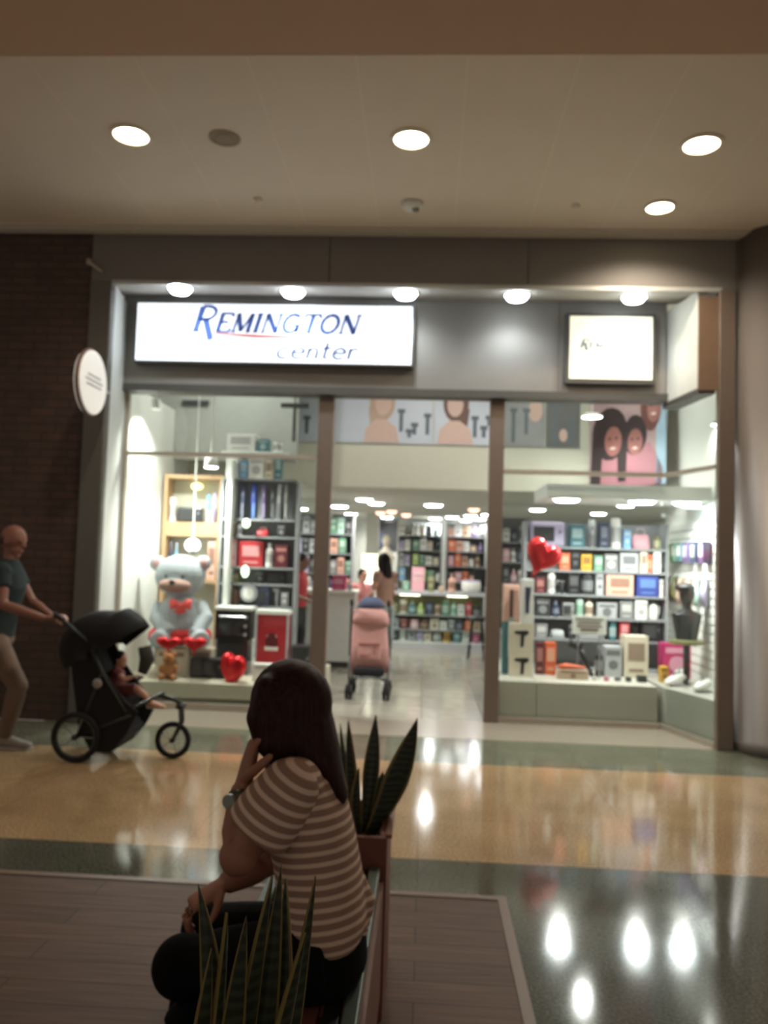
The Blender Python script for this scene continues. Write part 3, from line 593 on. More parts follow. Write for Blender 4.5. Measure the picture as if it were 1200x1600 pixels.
# ---- the seated woman (near the camera)
def seated_woman():
    p = lambda x, y, Y=1.95: at(x, y, Y)
    hd = p(455, 1110, 1.98); neck = p(470, 1180, 1.97)
    look = V((-0.96, 0.22, -0.34)).normalized(); up = V((-.30, .06, .95)).normalized()
    J = dict(pelvis=p(500, 1462, 1.99), chest=p(482, 1290, 1.97), neck=neck, head=hd, look=look, up=up, side=V((0.05, -1, 0)))
    sh_l, el_l, wr_l = p(452, 1232, 1.83), p(372, 1338, 1.80), p(380, 1228, 1.88)
    sh_r, el_r, wr_r = p(455, 1225, 2.12), p(415, 1345, 2.14), p(352, 1380, 2.05)
    hip_l, kn_l, an_l = p(512, 1500, 1.88), p(285, 1510, 1.88), V((-.40, 1.90, .10))
    hip_r, kn_r, an_r = p(500, 1480, 2.10), p(325, 1452, 2.12), V((-.62, 2.16, .10))
    root = thing('person', 'seated woman in a striped shirt and black trousers, long dark hair, chin in hand', 'person', (J['pelvis'].x, J['pelvis'].y, 0))
    sd = J['side'].normalized()
    b = MB()
    b.loft([p(500, 1475, 1.99), p(500, 1400, 1.98), p(482, 1290, 1.97), p(470, 1215, 1.97), neck], [(.15, .09), (.12, .085), (.13, .09), (.13, .07), (.05, .05)], ref=sd, seg=20)
    b.loft([neck, neck.lerp(hd, .7)], [.055, .05]); head(b, hd, look, up, 1.0)
    b.loft(seg_pts(sh_l, el_l, 4) + seg_pts(el_l, wr_l, 4)[1:], [.05, .052, .048, .043, .042, .036, .027]); b.ell(el_l, .043)
    b.loft(seg_pts(sh_r, el_r, 4) + seg_pts(el_r, wr_r, 4)[1:], [.05, .05, .046, .042, .042, .036, .028]); b.ell(el_r, .042)
    hand(b, wr_l, (p(397, 1160, 1.90) - wr_l), V((.9, .25, .2)), V((-.2, -1, .2)), 1.12, 1.35)
    hand(b, wr_r, (p(318, 1402, 2.02) - wr_r), V((.1, 0, -1)), V((0.2, -1, .1)), 1.0, .9)
    for hp, kn, an in ((hip_l, kn_l, an_l), (hip_r, kn_r, an_r)):
        b.loft(seg_pts(hp, kn, 4) + seg_pts(kn, an, 5)[1:], [.075, .07, .06, .05, .048, .045, .035, .033]); b.ell(an - V((0, 0, .03)), .034)
    b.build('body', SKIN, root, remesh=.0048, sm=4)
    # striped shirt: torso hanging loose over the hips, and two sleeves with their own stripe direction
    ST = stripes('striped_jersey', (-.10, 0.12, 1), .0245, (216, 190, 170), (150, 122, 106), .40, .12)
    m = MB()
    m.loft([p(506, 1452, 1.99), p(508, 1425, 1.99), p(502, 1380, 1.985), p(492, 1320, 1.98), p(478, 1262, 1.975), p(466, 1215, 1.97), p(462, 1190, 1.97), p(465, 1168, 1.97)],
           [(.165, .096), (.175, .104), (.172, .103), (.165, .102), (.172, .102), (.165, .090), (.11, .072), (.06, .056)], ref=sd, seg=28, power=.9)
    m.ell(sh_l + V((.01, .02, 0)), .066); m.ell(sh_r, .066)
    m.loft([p(560, 1440, 2.0), p(566, 1408, 2.0), p(548, 1350, 2.0)], [.03, .034, .02]); m.loft([p(525, 1462, 1.9), p(565, 1452, 1.97), p(560, 1420, 2.0)], [.018, .02, .02])
    m.build('shirt', ST, root, remesh=.007, sm=5)
    for sh, el, nm in ((sh_l, el_l, 'near'), (sh_r, el_r, 'far')):
        d = (el - sh).normalized()
        SL = stripes('striped_sleeve_' + nm, (d.x * .8, 0.05, d.z), .0245, (216, 190, 170), (150, 122, 106), .40, .08)
        e2 = sh.lerp(el, .66)
        m = MB(); m.ell(sh, (.07, .068, .068)); m.loft([sh - d * .02, sh.lerp(el, .2), sh.lerp(el, .45), e2, e2 + d * .004], [.066, .076, .079, .078, .070], seg=24); m.build('sleeve', SL, root, remesh=.006, sm=4)
    TR = mat('black_trousers', (9, 9, 10), .9, 0, .2, 30, spec=.15, bump=.1)
    m = MB()
    m.loft([p(505, 1522, 1.99), p(508, 1495, 1.99), p(506, 1450, 1.99), p(504, 1425, 1.99)], [(.14, .085), (.178, .104), (.17, .103), (.14, .09)], ref=sd, seg=24)
    for hp, kn, an in ((hip_l, kn_l, an_l), (hip_r, kn_r, an_r)):
        m.loft(seg_pts(hp, kn, 5) + seg_pts(kn, an, 6)[1:], [.088, .094, .088, .078, .072, .068, .062, .058, .052, .048]); m.ell(kn, .071)
    tr = m.build('trousers', TR, root, remesh=.008, sm=4)
    sp = MB(); k = kn_l.lerp(an_l, .30); sp.ell(k + V((.01, -.062, 0)), (.020, .008, .028)); sp.ell(k + V((-.02, -.058, -.035)), (.022, .009, .040))
    tag(sp.build('trouser_patch', mat('pale_blue_patch', (150, 175, 185), .6), tr, smooth=True), 'pale blue patch on the trouser leg')
    for an in (an_l, an_r): shoe(root, an, an + V((-1, 0, 0)), mat('pale_sneaker', (170, 180, 186), .6), mat('sole_white', (190, 188, 180)))
    eyes(root, hd, look, up)
    w = MB().cyl(wr_l.lerp(el_l, .10), wr_l.lerp(el_l, .26), .032, .034).build('wristwatch', mat('watch_band', (90, 88, 78), .4, .5), root, smooth=True)
    q = wr_l.lerp(el_l, .18); MB().cyl(q + V((-.020, -.026, 0)), q + V((-.024, -.036, 0)), .017).build('dial', mat('watch_dial', (150, 160, 150), .2), w)
    # hair: cap, face curtain and a long fall down the back
    h = MB()
    Mh = frame_from(up, look)
    h.ell(hd + up * .020 - look * .006, (.104, .090, .106), Mh)
    h.loft([p(455, 1085, 1.97), p(440, 1098, 1.95), p(430, 1130, 1.93), p(437, 1165, 1.93), p(442, 1186, 1.94)], [(.02, .03), (.066, .066), (.060, .068), (.046, .056), (.016, .024)], ref=(1, 0, 0))
    h.loft([p(440, 1085, 1.96), p(416, 1098, 1.93), p(409, 1120, 1.92), p(421, 1160, 1.91), p(434, 1190, 1.92)], [(.02, .03), (.038, .06), (.038, .06), (.036, .05), (.016, .03)], ref=(1, 0, 0))
    h.loft([p(465, 1075, 1.99), p(478, 1100, 1.99), p(487, 1140, 1.98), p(502, 1180, 1.97), p(518, 1215, 1.95), p(532, 1243, 1.94), p(534, 1256, 1.94)], [(.03, .04), (.058, .085), (.060, .09), (.050, .085), (.034, .07), (.021, .045), (.012, .02)], ref=(1, 0, 0))
    h.loft([p(450, 1110, 1.92), p(468, 1155, 1.90), p(490, 1190, 1.90), p(508, 1212, 1.91)], [(.05, .02), (.04, .022), (.024, .02), (.01, .01)], ref=(1, 0, 0))
    h.ell(p(418, 1085, 1.93), (.034, .05, .05)); h.ell(p(428, 1130, 1.90), (.038, .03, .06)); h.ell(p(436, 1160, 1.89), (.034, .026, .045))
    h.build('hair', HAIR, root, remesh=.006, sm=6)
    return root
seated_woman()

# ================================================================== BENCH AND SNAKE PLANTS
REDWOOD = mat('reddish_wood', (120, 72, 60), .5, 0, .15, 10); BROWNW = mat('brown_bench_wood', (124, 88, 68), .45, 0, .12, 6); RIMG = mat('green_grey_rim', (92, 106, 98), .35, .3)
t = thing('bench', 'dark slatted bench with green grey rim and brown sides under the seated woman', 'bench', (-.32, 1.9, 0))
MB().span((-.155, 1.40, .455), (-.12, 2.67, .505)).build('rim', RIMG, t, bevel=.004)
MB().span((-.46, 1.40, .455), (-.425, 2.67, .505)).build('rim', RIMG, t, bevel=.004)
tag(MB().span((-.135, 1.40, .10), (-.108, 2.67, .455)).build('side_panel', BROWNW, t), 'brown side panel')
MB().span((-.445, 1.40, .10), (-.425, 2.67, .455)).build('side_panel', BROWNW, t)
for k, (x0, x1) in enumerate(((-.20, -.162), (-.255, -.212), (-.31, -.265), (-.365, -.32), (-.418, -.375))):
    MB().span((x0, 1.40, .465), (x1, 2.67, .492)).build('slat', [mat('dark_slat', (34, 36, 34), .5), REDWOOD][k % 2], t, bevel=.004)
for y in (1.5, 2.5): MB().span((-.425, y, .40), (-.14, y + .06, .46)).build('crossbar', BLACK, t)
def planter(y0, y1, label, zt=.59):
    t = thing('planter_box', label, 'planter', (-.28, (y0 + y1) / 2, 0))
    mb = MB().span((-.47, y0, 0), (-.10, y0 + .025, zt)).span((-.47, y1 - .025, 0), (-.10, y1, zt)).span((-.47, y0 + .025, 0), (-.445, y1 - .025, zt)).span((-.125, y0 + .025, 0), (-.10, y1 - .025, zt))
    mb.build('box_wall', REDWOOD, t, bevel=.003)
    MB().span((-.445, y0 + .025, .1), (-.125, y1 - .025, zt - .05)).build('soil', mat('soil', (48, 38, 30), .95, 0, .3, 50, bump=.4), t)
    MB().span((-.105, y0, zt), (-.085, y1, zt + .012)).build('edge_trim', BROWNW, t)
    MB().span((-.475, y0, zt), (-.455, y1, zt + .012)).build('edge_trim', BROWNW, t)
planter(2.68, 3.10, 'reddish wooden planter box joining the far end of the bench')
planter(.95, 1.38, 'reddish wooden planter box joining the near end of the bench')
def leaf_material(dark, light):
    m, nt, b, tc = nodes_mat('snake_leaf', .4)
    n = nt.nodes.new('ShaderNodeTexWave'); n.bands_direction = 'Z'; n.inputs['Scale'].default_value = 14; n.inputs['Distortion'].default_value = 6; n.inputs['Detail'].default_value = 2
    nt.links.new(tc.outputs['Object'], n.inputs[0]); r = ramp(nt, n.outputs['Fac'], [(.2, lin(dark)), (.9, lin(light))]); nt.links.new(r.outputs[0], b.inputs['Base Color']); return m
LEAF = leaf_material((30, 38, 26), (50, 60, 42)); LEDGE = mat('leaf_edge_yellow', (118, 104, 54), .45)
def snake_leaf(root, base, tip, wmax, bow, facing=0.0):
    base, tip = V(base), V(tip); n = 14; mid = (base + tip) / 2 + V(bow); mb = MB(); rows = []
    fc = V((math.cos(facing), math.sin(facing), 0))
    for i in range(n + 1):
        t = i / n; c = base * (1 - t) ** 2 + mid * 2 * t * (1 - t) + tip * t * t
        d = ((mid - base) * (1 - t) + (tip - mid) * t).normalized(); w = (fc - d * fc.dot(d)).normalized(); nn = d.cross(w)
        wd = wmax * (0.42 + 0.58 * min(1, t * 2.2)) * max(0.02, (1 - max(0, (t - .5) / .5) ** 1.8)); fold = .30
        row = [c + w * wd * k + nn * (wd * fold * (k * k)) for k in (-1, -.78, -.4, 0, .4, .78, 1)]
        rows.append((row, [q - nn * .005 for q in row]))
    vs = [q for a, b in rows for q in (a + b)]; mb.v = [tuple(q) for q in vs]; K = 14
    for i in range(n):
        for k in range(6):
            a = i * K + k
            for off in (0, 7):
                mb.f.append((a + off, a + off + 1, a + off + 1 + K, a + off + K)); mb.m.append(1 if k in (0, 5) else 0)
        for a in (i * K, i * K + 6): mb.f.append((a, a + 7, a + 7 + K, a + K)); mb.m.append(1)
    mb.f.append(tuple(range(7)) + tuple(range(13, 6, -1))); mb.m.append(0)
    mb.build('leaf', [LEAF, LEDGE], root, smooth=True)
def snake_plant(label, c, leaves):
    t = thing('snake_plant', label, 'plant', c)
    for px, py, Y, bx, wd, bow, fc in leaves:
        if c[1] < 2: wd *= .74
        tip = at(px, py, Y); snake_leaf(t, (bx, c[1] + (Y - c[1]) * .4, c[2]), tip, wd, bow, fc)
snake_plant('snake plant with tall dark leaves in the planter behind the seated woman', (-.2, 2.86, .535),
    [(652, 1122, 2.86, -.17, .045, (.02, 0, -.03), .1), (587, 1116, 2.92, -.19, .030, (.01, 0, 0), .3), (545, 1126, 2.84, -.215, .024, (-.01, 0, 0), -.6),
     (531, 1130, 2.92, -.235, .012, (0, 0, 0), .5), (560, 1200, 2.78, -.20, .024, (-.02, 0, 0), .9), (598, 1205, 2.94, -.17, .030, (.01, 0, 0), .2), (500, 1190, 2.95, -.3, .03, (-.02, 0, 0), .2)])
snake_plant('snake plant with yellow edged leaves rising in front of the seated woman', (-.27, 1.25, .535),
    [(440, 1350, 1.27, -.24, .024, (0, 0, 0), .1), (424, 1368, 1.22, -.27, .022, (-.01, 0, 0), .7), (492, 1368, 1.25, -.21, .018, (.0, 0, 0), .5), (310, 1380, 1.27, -.30, .026, (.03, 0, .03), .2),
     (352, 1425, 1.2, -.31, .020, (.01, 0, 0), 1.2), (448, 1372, 1.3, -.22, .026, (.01, 0, 0), -.3), (385, 1430, 1.2, -.29, .026, (0, 0, .0), .2), (475, 1455, 1.17, -.24, .024, (.0, 0, 0), .9), (330, 1480, 1.18, -.33, .022, (0, 0, 0), .5)])

# ================================================================== MAN WITH STROLLER
def q(x, y, Y=5.95): return at(x, y, Y)
man = dict(pelvis=q(-8, 992, 6.05), chest=q(12, 915, 6.05), neck=q(16, 877, 6.05), head=q(20, 845, 6.05), look=V((.96, -.1, -.22)), up=V((.2, 0, 1)), side=V((0, 1, 0)),
    sh_r=q(2, 893, 5.86), el_r=q(5, 945, 5.80), wr_r=q(68, 966, 5.80), sh_l=q(22, 893, 6.24), el_l=q(50, 940, 6.28), wr_l=q(82, 964, 6.15),
    hip_r=q(-12, 1000, 5.97), kn_r=q(28, 1072, 5.95), an_r=q(8, 1140, 5.95), hip_l=q(-8, 1000, 6.13), kn_l=q(-25, 1080, 6.15), an_l=q(-75, 1130, 6.15))
man['an_r'].z = .085; man['an_l'].z = .085
man['toe_r'] = man['an_r'] + V((1, 0, 0)); man['toe_l'] = man['an_l'] + V((1, 0, 0))
def bald(root, c, look, up, s): 
    M = frame_from(up, look); f, sd, u = M.col[0], M.col[1], M.col[2]
    h = MB(); h.ell(c - f * .030 * s - u * .002 * s, (.074 * s, .079 * s, .050 * s), M); h.build('hair', mat('cropped_hair', (70, 52, 46), .8), root, remesh=.008)
human('person', 'man in a dark teal shirt and khaki trousers pushing the black stroller', man, SKIN3, mat('dark_teal_shirt', (34, 48, 50), .85, 0, .1, 20), mat('khaki_trousers', (118, 98, 84), .85), mat('beige_shoe', (150, 140, 128), .7), bald, 1.05, .010, hands={'r': (V((1, .05, .1)), V((0, 0, -1)), V((0, 1, 0))), 'l': (V((1, -.05, .1)), V((0, 0, -1)), V((0, -1, 0)))}, curl=1.1)

def wheel(parent, c, R, r, nspoke=8, ax='y', rimm=None):
    c = V(c); M = YAX if ax == 'y' else XAX
    w = MB().torus(c, R - r, r, M, 44, 10).build('wheel', RUBBER, parent, smooth=True); w['_off'] = parent.location
    MB().torus(c, R - r * 2.0, r * .4, M, 40, 6).build('rim', rimm or mat('wheel_rim', (90, 92, 94), .4, .6), w, smooth=True)
    mb = MB(); e = V((0, 1, 0)) if ax == 'y' else V((1, 0, 0)); mb.cyl(c - e * .025, c + e * .025, .02)
    mb.build('hub', BLACK, w)
    mb = MB()
    for k in range(nspoke):
        a = 2 * PI * k / nspoke; d = M @ V((math.cos(a), math.sin(a), 0)); mb.cyl(c + d * .015, c + d * (R - r * 2), .004 if R > .1 else .003, seg=6)
    mb.build('spokes', CHROME, w)
    return w
t = thing('stroller', 'black three wheeled jogging stroller with a hood, pushed past the window', 'stroller', (q(190, 1160).x, 5.88, 0))
def sp(x, y, Y=5.87): return at(x, y, Y)
rw = sp(118, 1150, 5.64); rw.z = .178; fw = sp(270, 1158, 5.87); fw.z = .135
wheel(t, rw, .178, .020, 5); wheel(t, (rw.x, 6.10, .178), .178, .020, 5); wheel(t, fw, .135, .018, 5)
mb = MB()
for Y in (5.66, 6.08):
    mb.loft([sp(96, 968, Y), sp(135, 1000, Y), sp(165, 1060, Y), sp(196, 1112, Y), V((sp(250, 1085, Y).x, 5.87 + (Y - 5.87) * .5, sp(250, 1085, Y).z))], [.013] * 5, seg=10)
    mb.loft([sp(160, 1050, Y), V((rw.x, Y, .178))], [.013] * 2, seg=10); mb.loft([V((rw.x, Y, .178)), sp(205, 1118, Y)], [.011] * 2, seg=10)
mb.loft([V((rw.x, 5.64, .178)), V((rw.x, 6.10, .178))], [.012] * 2)
mb.loft([sp(247, 1086), sp(275, 1094), sp(287, 1104)], [.016, .017, .015], seg=10)
mb.build('frame', mat('stroller_frame', (52, 56, 54), .4, .5), t, smooth=True)
a = sp(283, 1103)
mb = MB()
for e in (-1, 1): mb.loft([a + V((0, .035 * e, 0)), V((sp(284, 1128).x, 5.87 + .035 * e, sp(284, 1128).z)), fw + V((0, .035 * e, 0))], [.012, .011, .009], seg=10)
mb.box(a, (.05, .10, .03)); mb.build('fork', mat('stroller_frame', (52, 56, 54)), t, smooth=True)
MB().loft([sp(96, 968, 5.66), sp(88, 962, 5.68), sp(86, 960, 5.87), sp(88, 962, 6.06), sp(96, 968, 6.08)], [.016] * 5, seg=12).build('handlebar', RUBBER, t, smooth=True)
# hood: fan of arches
piv = sp(168, 1022); mb = MB(); na, nw = 16, 14; rows = []
for i in range(na + 1):
    a = math.radians(202 - (202 - 40) * i / na); rr = .30 + .05 * math.sin(PI * i / na) + (.06 if i > na * .8 else 0)
    row = []
    for k in range(nw + 1):
        w = -1 + 2 * k / nw; h = (1 - abs(w) ** 3.2) ** .45 if abs(w) < 1 else 0; h = .18 + .82 * h
        row.append(piv + V((math.cos(a) * rr * h, w * .23, math.sin(a) * rr * h * .92)))
    rows.append(row)
K = nw + 1; mb.add([v for r in rows for v in r], [(i * K + k, i * K + k + 1, (i + 1) * K + k + 1, (i + 1) * K + k) for i in range(na) for k in range(nw)])
mb.build('hood', DARKFAB, t, smooth=True, solid=.012)
# seat tub: back, base and side cloths, foot tray, basket
def prof(pts, y0, y1): return MB().prism([(sp(x, y).x, sp(x, y).z) for x, y in pts], 1, y0, y1)
prof([(128, 985), (140, 980), (168, 1060), (210, 1090), (203, 1104), (158, 1080)], 5.68, 6.06).build('seat', DARKFAB, t, bevel=.01)
for y0, y1 in ((5.655, 5.675), (6.065, 6.085)):
    prof([(128, 985), (150, 985), (182, 1045), (212, 1088), (232, 1104), (214, 1138), (190, 1166), (160, 1164), (142, 1130), (132, 1050)], y0, y1).build('side_cloth', DARKFAB, t, bevel=.006)
prof([(150, 1125), (205, 1125), (212, 1138), (190, 1166), (160, 1164)], 5.69, 6.05).build('basket', DARKFAB, t, bevel=.012)
MB().loft([sp(214, 1062, 5.67), sp(222, 1058, 5.87), sp(214, 1062, 6.07)], [.014] * 3).build('bumper_bar', BLACK, t, smooth=True)
MB().loft([sp(226, 1010, 5.78), sp(230, 1030, 5.78), sp(222, 1052, 5.78)], [(.05, .03), (.055, .035), (.035, .02)]).build('cup_holder', mat('grey_cloth', (60, 62, 60), .8), t, smooth=True)
MB().ell(sp(152, 1068, 5.64), (.035, .012, .035)).build('reflector', mat('pale_reflector', (150, 150, 144), .4), t, smooth=True)
ch = lambda x, y, Y=5.87: at(x, y, Y)
kid = dict(pelvis=ch(182, 1078), chest=ch(182, 1055), neck=ch(184, 1044), head=ch(188, 1030), look=V((1, -.15, -.1)), up=V((.05, 0, 1)), side=V((0, 1, 0)),
    sh_r=ch(182, 1050, 5.80), el_r=ch(194, 1062, 5.76), wr_r=ch(207, 1058, 5.78), sh_l=ch(182, 1050, 5.94), el_l=ch(194, 1062, 5.98), wr_l=ch(207, 1058, 5.96),
    hip_r=ch(185, 1080, 5.83), kn_r=ch(214, 1076, 5.82), an_r=ch(238, 1098, 5.81), hip_l=ch(185, 1080, 5.91), kn_l=ch(214, 1076, 5.93), an_l=ch(236, 1096, 5.94), toe_r=ch(270, 1090, 5.81), toe_l=ch(270, 1090, 5.94))
human('person', 'small child in a dull red top sitting inside the black stroller, legs stretched out', kid, SKIN2, mat('dull_red_cloth', (112, 60, 58), .85), mat('dull_red_cloth', (112, 60, 58)), SKIN2, short_hair, .5, .006, leg_bare=True)

# ================================================================== SHOP INTERIOR: pink stroller and people
py_ = 8.82
def g(x, y, Y=8.82): return at(x, y, Y)
PINK = mat('pink_fabric', (198, 152, 148), .85, 0, .08, 20); PINKD = mat('dusty_rose_fabric', (150, 98, 94), .85)
t = thing('stroller', 'pink folding stroller seen from behind, standing in the shop doorway', 'stroller', (g(578, 1085).x, py_, 0))
cx = g(578, 1000).x
MB().loft([g(578, 1052), g(578, 1010), g(577, 975), g(576, 952)], [(.025, .215), (.03, .205), (.04, .19), (.05, .17)], ref=(0, 1, 0), seg=24, power=.55).build('seat_back', PINK, t, smooth=True)
MB().loft([V((cx + .015, 8.80, .98)), V((cx + .01, 8.80, .93)), V((cx + .01, 8.80, .86)), V((cx + .005, 8.80, .80))], [(.05, .12), (.085, .18), (.095, .20), (.06, .205)], ref=(0, 1, 0), seg=24, power=.7).build('canopy', PINK, t, smooth=True)
tag(MB().loft([V((cx - .0, 8.82, 1.09)), V((cx, 8.82, 1.05)), V((cx + .005, 8.82, .97))], [(.03, .06), (.07, .12), (.085, .165)], ref=(0, 1, 0), seg=24, power=.8).build('canopy_window', mat('blue_grey_cloth', (82, 92, 120), .8), t, smooth=True), 'blue grey top window of the canopy')
MB().box((cx, 8.695, .835), (.20, .012, .022)).build('canopy_strap', PINKD, t)
o = MB().box((cx, 8.765, .50), (.25, .03, .17)).build('back_pocket', mat('pink_pocket', (184, 138, 133), .85), t, bevel=.012)
MB().box((cx, 8.745, .585), (.25, .012, .012)).box((cx + .06, 8.745, .52), (.015, .012, .10)).box((cx - .05, 8.745, .46), (.12, .012, .012)).build('pocket_trim', PINKD, o)
mb = MB()
for e in (-1, 1):
    mb.loft([V((cx + .20 * e, 8.70, 1.02)), V((cx + .21 * e, 8.78, .95)), V((cx + .22 * e, 8.86, .45)), V((cx + .19 * e, 9.10, .09))], [.012] * 4, seg=8)
    mb.loft([V((cx + .22 * e, 9.0, .62)), V((cx + .22 * e, 8.82, .35)), V((cx + .20 * e, 8.66, .09))], [.011] * 3, seg=8)
mb.loft([V((cx - .20, 8.72, .22)), V((cx + .20, 8.72, .22))], [.009] * 2); mb.loft([V((cx - .2, 8.86, .36)), V((cx + .2, 8.98, .14))], [.008] * 2); mb.loft([V((cx + .2, 8.86, .36)), V((cx - .2, 8.98, .14))], [.008] * 2)
mb.build('frame', mat('stroller_grey_tube', (70, 72, 74), .4, .5), t, smooth=True)
for e in (-1, 1): MB().loft([V((cx + .20 * e, 8.70, 1.0)), V((cx + .20 * e, 8.66, 1.06))], [.018, .018]).build('handle', RUBBER, t, smooth=True)
MB().box((cx, 8.86, .28), (.34, .26, .10)).build('basket', DARKFAB, t, bevel=.03)
for e in (-1, 1):
    for yy in (8.66, 9.10):
        for k in (-.022, .022): wheel(t, (cx + .20 * e + k, yy, .078), .078, .016, 6, 'x')

def stand(x, Y, h, look, side_s=1, arms=None, sway=0.0):
    """joints of a person standing at x, Y with height h; look = heading"""
    k = h / 1.72; f = V(look).normalized(); f.z = 0; f.normalize(); sd = V((0, 0, 1)).cross(f); B = V((x, Y, 0)); Z = V((0, 0, 1)) * k
    J = dict(pelvis=B + Z * .92, chest=B + Z * 1.24 + f * .01, neck=B + Z * 1.44 + f * .02, head=B + Z * 1.595 + f * .045, look=f, up=V((0, 0, 1)) + f * .05, side=sd)
    for e, s_ in (('l', 1), ('r', -1)):
        J['sh_' + e] = B + Z * 1.38 + sd * .17 * s_ * k; J['el_' + e] = B + Z * 1.10 + sd * .23 * s_ * k + f * .03 * k
        J['wr_' + e] = B + Z * 1.02 + sd * .17 * s_ * k + f * .24 * k
        J['hip_' + e] = B + Z * .88 + sd * .085 * s_ * k; J['kn_' + e] = B + Z * .50 + sd * .09 * s_ * k + f * .03 * s_; J['an_' + e] = B + Z * .085 + sd * .095 * s_ * k
        J['toe_' + e] = J['an_' + e] + f
    return J, k
J, k = stand(at(600, 960, 11.2).x, 11.2, 1.60, (-.75, .65, 0))
human('person', 'woman with very long dark hair and tan top facing the counter inside the shop', J, SKIN2, mat('tan_top', (168, 132, 116), .8), mat('pale_jeans', (150, 162, 160), .8), mat('pale_sneaker', (170, 180, 186)), long_hair(.50), k, .013, True, .35)
J, k = stand(at(465, 960, 10.8).x, 10.8, 1.56, (.9, -.2, 0))
human('person', 'shop worker in a red shirt and dark trousers seen through the left window', J, SKIN3, mat('red_polo', (178, 40, 48), .8), mat('charcoal_trousers', (40, 42, 46), .85), BLACK, short_hair, k, .013, False, .6)
J, k = stand(at(562, 960, 12.0).x, 12.0, 1.36, (.6, -.6, 0))
human('person', 'child in a pink top beside the long haired woman at the counter', J, SKIN2, mat('pink_top', (214, 140, 140), .8), mat('pale_jeans', (150, 162, 160)), mat('pale_sneaker', (170, 180, 186)), short_hair, k, .013)

# ================================================================== PLUSH BEAR, HEART BALLOONS
PL = mat('grey_white_plush', (160, 168, 172), .95, 0, .08, 90, bump=.5); RED = mat('red_foil', (205, 34, 40), .22, .55, .03); BOW = mat('red_satin', (235, 84, 78), .4, 0, .05)
BY_ = 8.35
def bq(x, y, Y=BY_): return at(x, y, Y)
t = thing('teddy_bear', 'large grey white plush teddy bear with a red bow sitting in the left window', 'teddy bear', (bq(281, 1000).x, BY_, bq(281, 1008).z))
mb = MB(); hc = bq(282, 900); K = BY_ / F_PX
mb.ell(hc, (40 * K, .22, 34 * K)); mb.ell(hc + V((0, -.12, -.09)), (.17, .13, .11))
for x in (246, 318): mb.ell(bq(x, 880), (.085, .05, .085))
mb.ell(bq(282, 968), (38 * K, .20, 42 * K))
mb.loft([bq(252, 945), bq(245, 965, 8.27), bq(262, 990, 8.12)], [.085, .08, .075]); mb.loft([bq(312, 945), bq(322, 965, 8.27), bq(305, 992, 8.12)], [.085, .08, .075])
mb.loft([bq(258, 992, 8.3), bq(250, 1000, 8.1), bq(247, 1000, 7.98)], [.10, .10, .09]); mb.loft([bq(306, 992, 8.3), bq(312, 1000, 8.1), bq(315, 1000, 7.98)], [.10, .10, .09])
mb.build('body', PL, t, remesh=.014, sm=4)
tag(MB().ell(hc + V((0, -.19, -.095)), (.175, .085, .072)).build('muzzle', mat('tan_plush', (156, 124, 112), .95, bump=.4), t, smooth=True), 'tan muzzle')
mb = MB(); mb.ell(bq(282, 990), (.27, .22, .11)); mb.ell(bq(248, 994, 8.22), (.11, .13, .10)); mb.ell(bq(314, 994, 8.22), (.11, .13, .10))
mb.build('red_shorts', mat('red_plush', (196, 52, 56), .9, 0, .1, 60), t, remesh=.012)
MB().ell(hc + V((0, -.275, -.055)), (.032, .02, .022)).build('nose', BLACK, t, smooth=True)
for e in (-1, 1):
    MB().ell(hc + V((.085 * e, -.20, .0)), (.018, .012, .02)).build('eye', BLACK, t, smooth=True); MB().ell(bq(282 + 36 * e, 881, BY_ - .04), (.05, .02, .05)).build('inner_ear', mat('pink_plush', (190, 150, 148), .95), t, smooth=True)
c = bq(282, 946, 8.12); mb = MB()
for e in (-1, 1): mb.loft([c, c + V((.06 * e, 0, .015)), c + V((.11 * e, 0, .01))], [(.02, .015), (.045, .03), (.055, .02)], ref=(0, 0, 1))
mb.ell(c, (.03, .03, .03)); mb.loft([c, c + V((-.03, 0, -.08))], [(.012, .03), (.008, .04)], ref=(0, 1, 0)); mb.loft([c, c + V((.03, 0, -.08))], [(.012, .03), (.008, .04)], ref=(0, 1, 0))
mb.build('bow', BOW, t, smooth=True)
def heart_mesh(c, w, h, d, rot=0.0, yaw=0.0, tiltx=0.0):
    mb = MB(); n = 40; rings = 7; c = V(c); M = Matrix.Rotation(yaw, 3, 'Z') @ Matrix.Rotation(tiltx, 3, 'X') @ Matrix.Rotation(rot, 3, 'Y')
    pts = []
    for i in range(n):
        a = 2 * PI * i / n; pts.append((16 * math.sin(a) ** 3 / 17, (13 * math.cos(a) - 5 * math.cos(2 * a) - 2 * math.cos(3 * a) - math.cos(4 * a) + 2) / 15))
    vs = []; 
    for sgn in (-1, 1):
        for j in range(rings):
            u = j / (rings - 1) * .999; k = math.cos(u * PI / 2) ** .8; dd = math.sin(u * PI / 2)
            if sgn == 1 and j == 0: continue
            for x, z in pts: vs.append(c + M @ V((x * k * w / 2, sgn * dd * d / 2 * (0.6 + .4 * k) , z * k * h / 2)))
    R = [list(range(j * n, (j + 1) * n)) for j in range(2 * rings - 1)]
    f = []
    def band(a, b): 
        for k in range(n): f.append((a[k], a[(k + 1) % n], b[(k + 1) % n], b[k]))
    for j in range(rings - 1): band(R[j], R[j + 1])
    band(R[0], R[rings]); 
    for j in range(rings, 2 * rings - 2): band(R[j], R[j + 1])
    f.append(tuple(R[rings - 1])); f.append(tuple(R[-1])); mb.add(vs, f); return mb
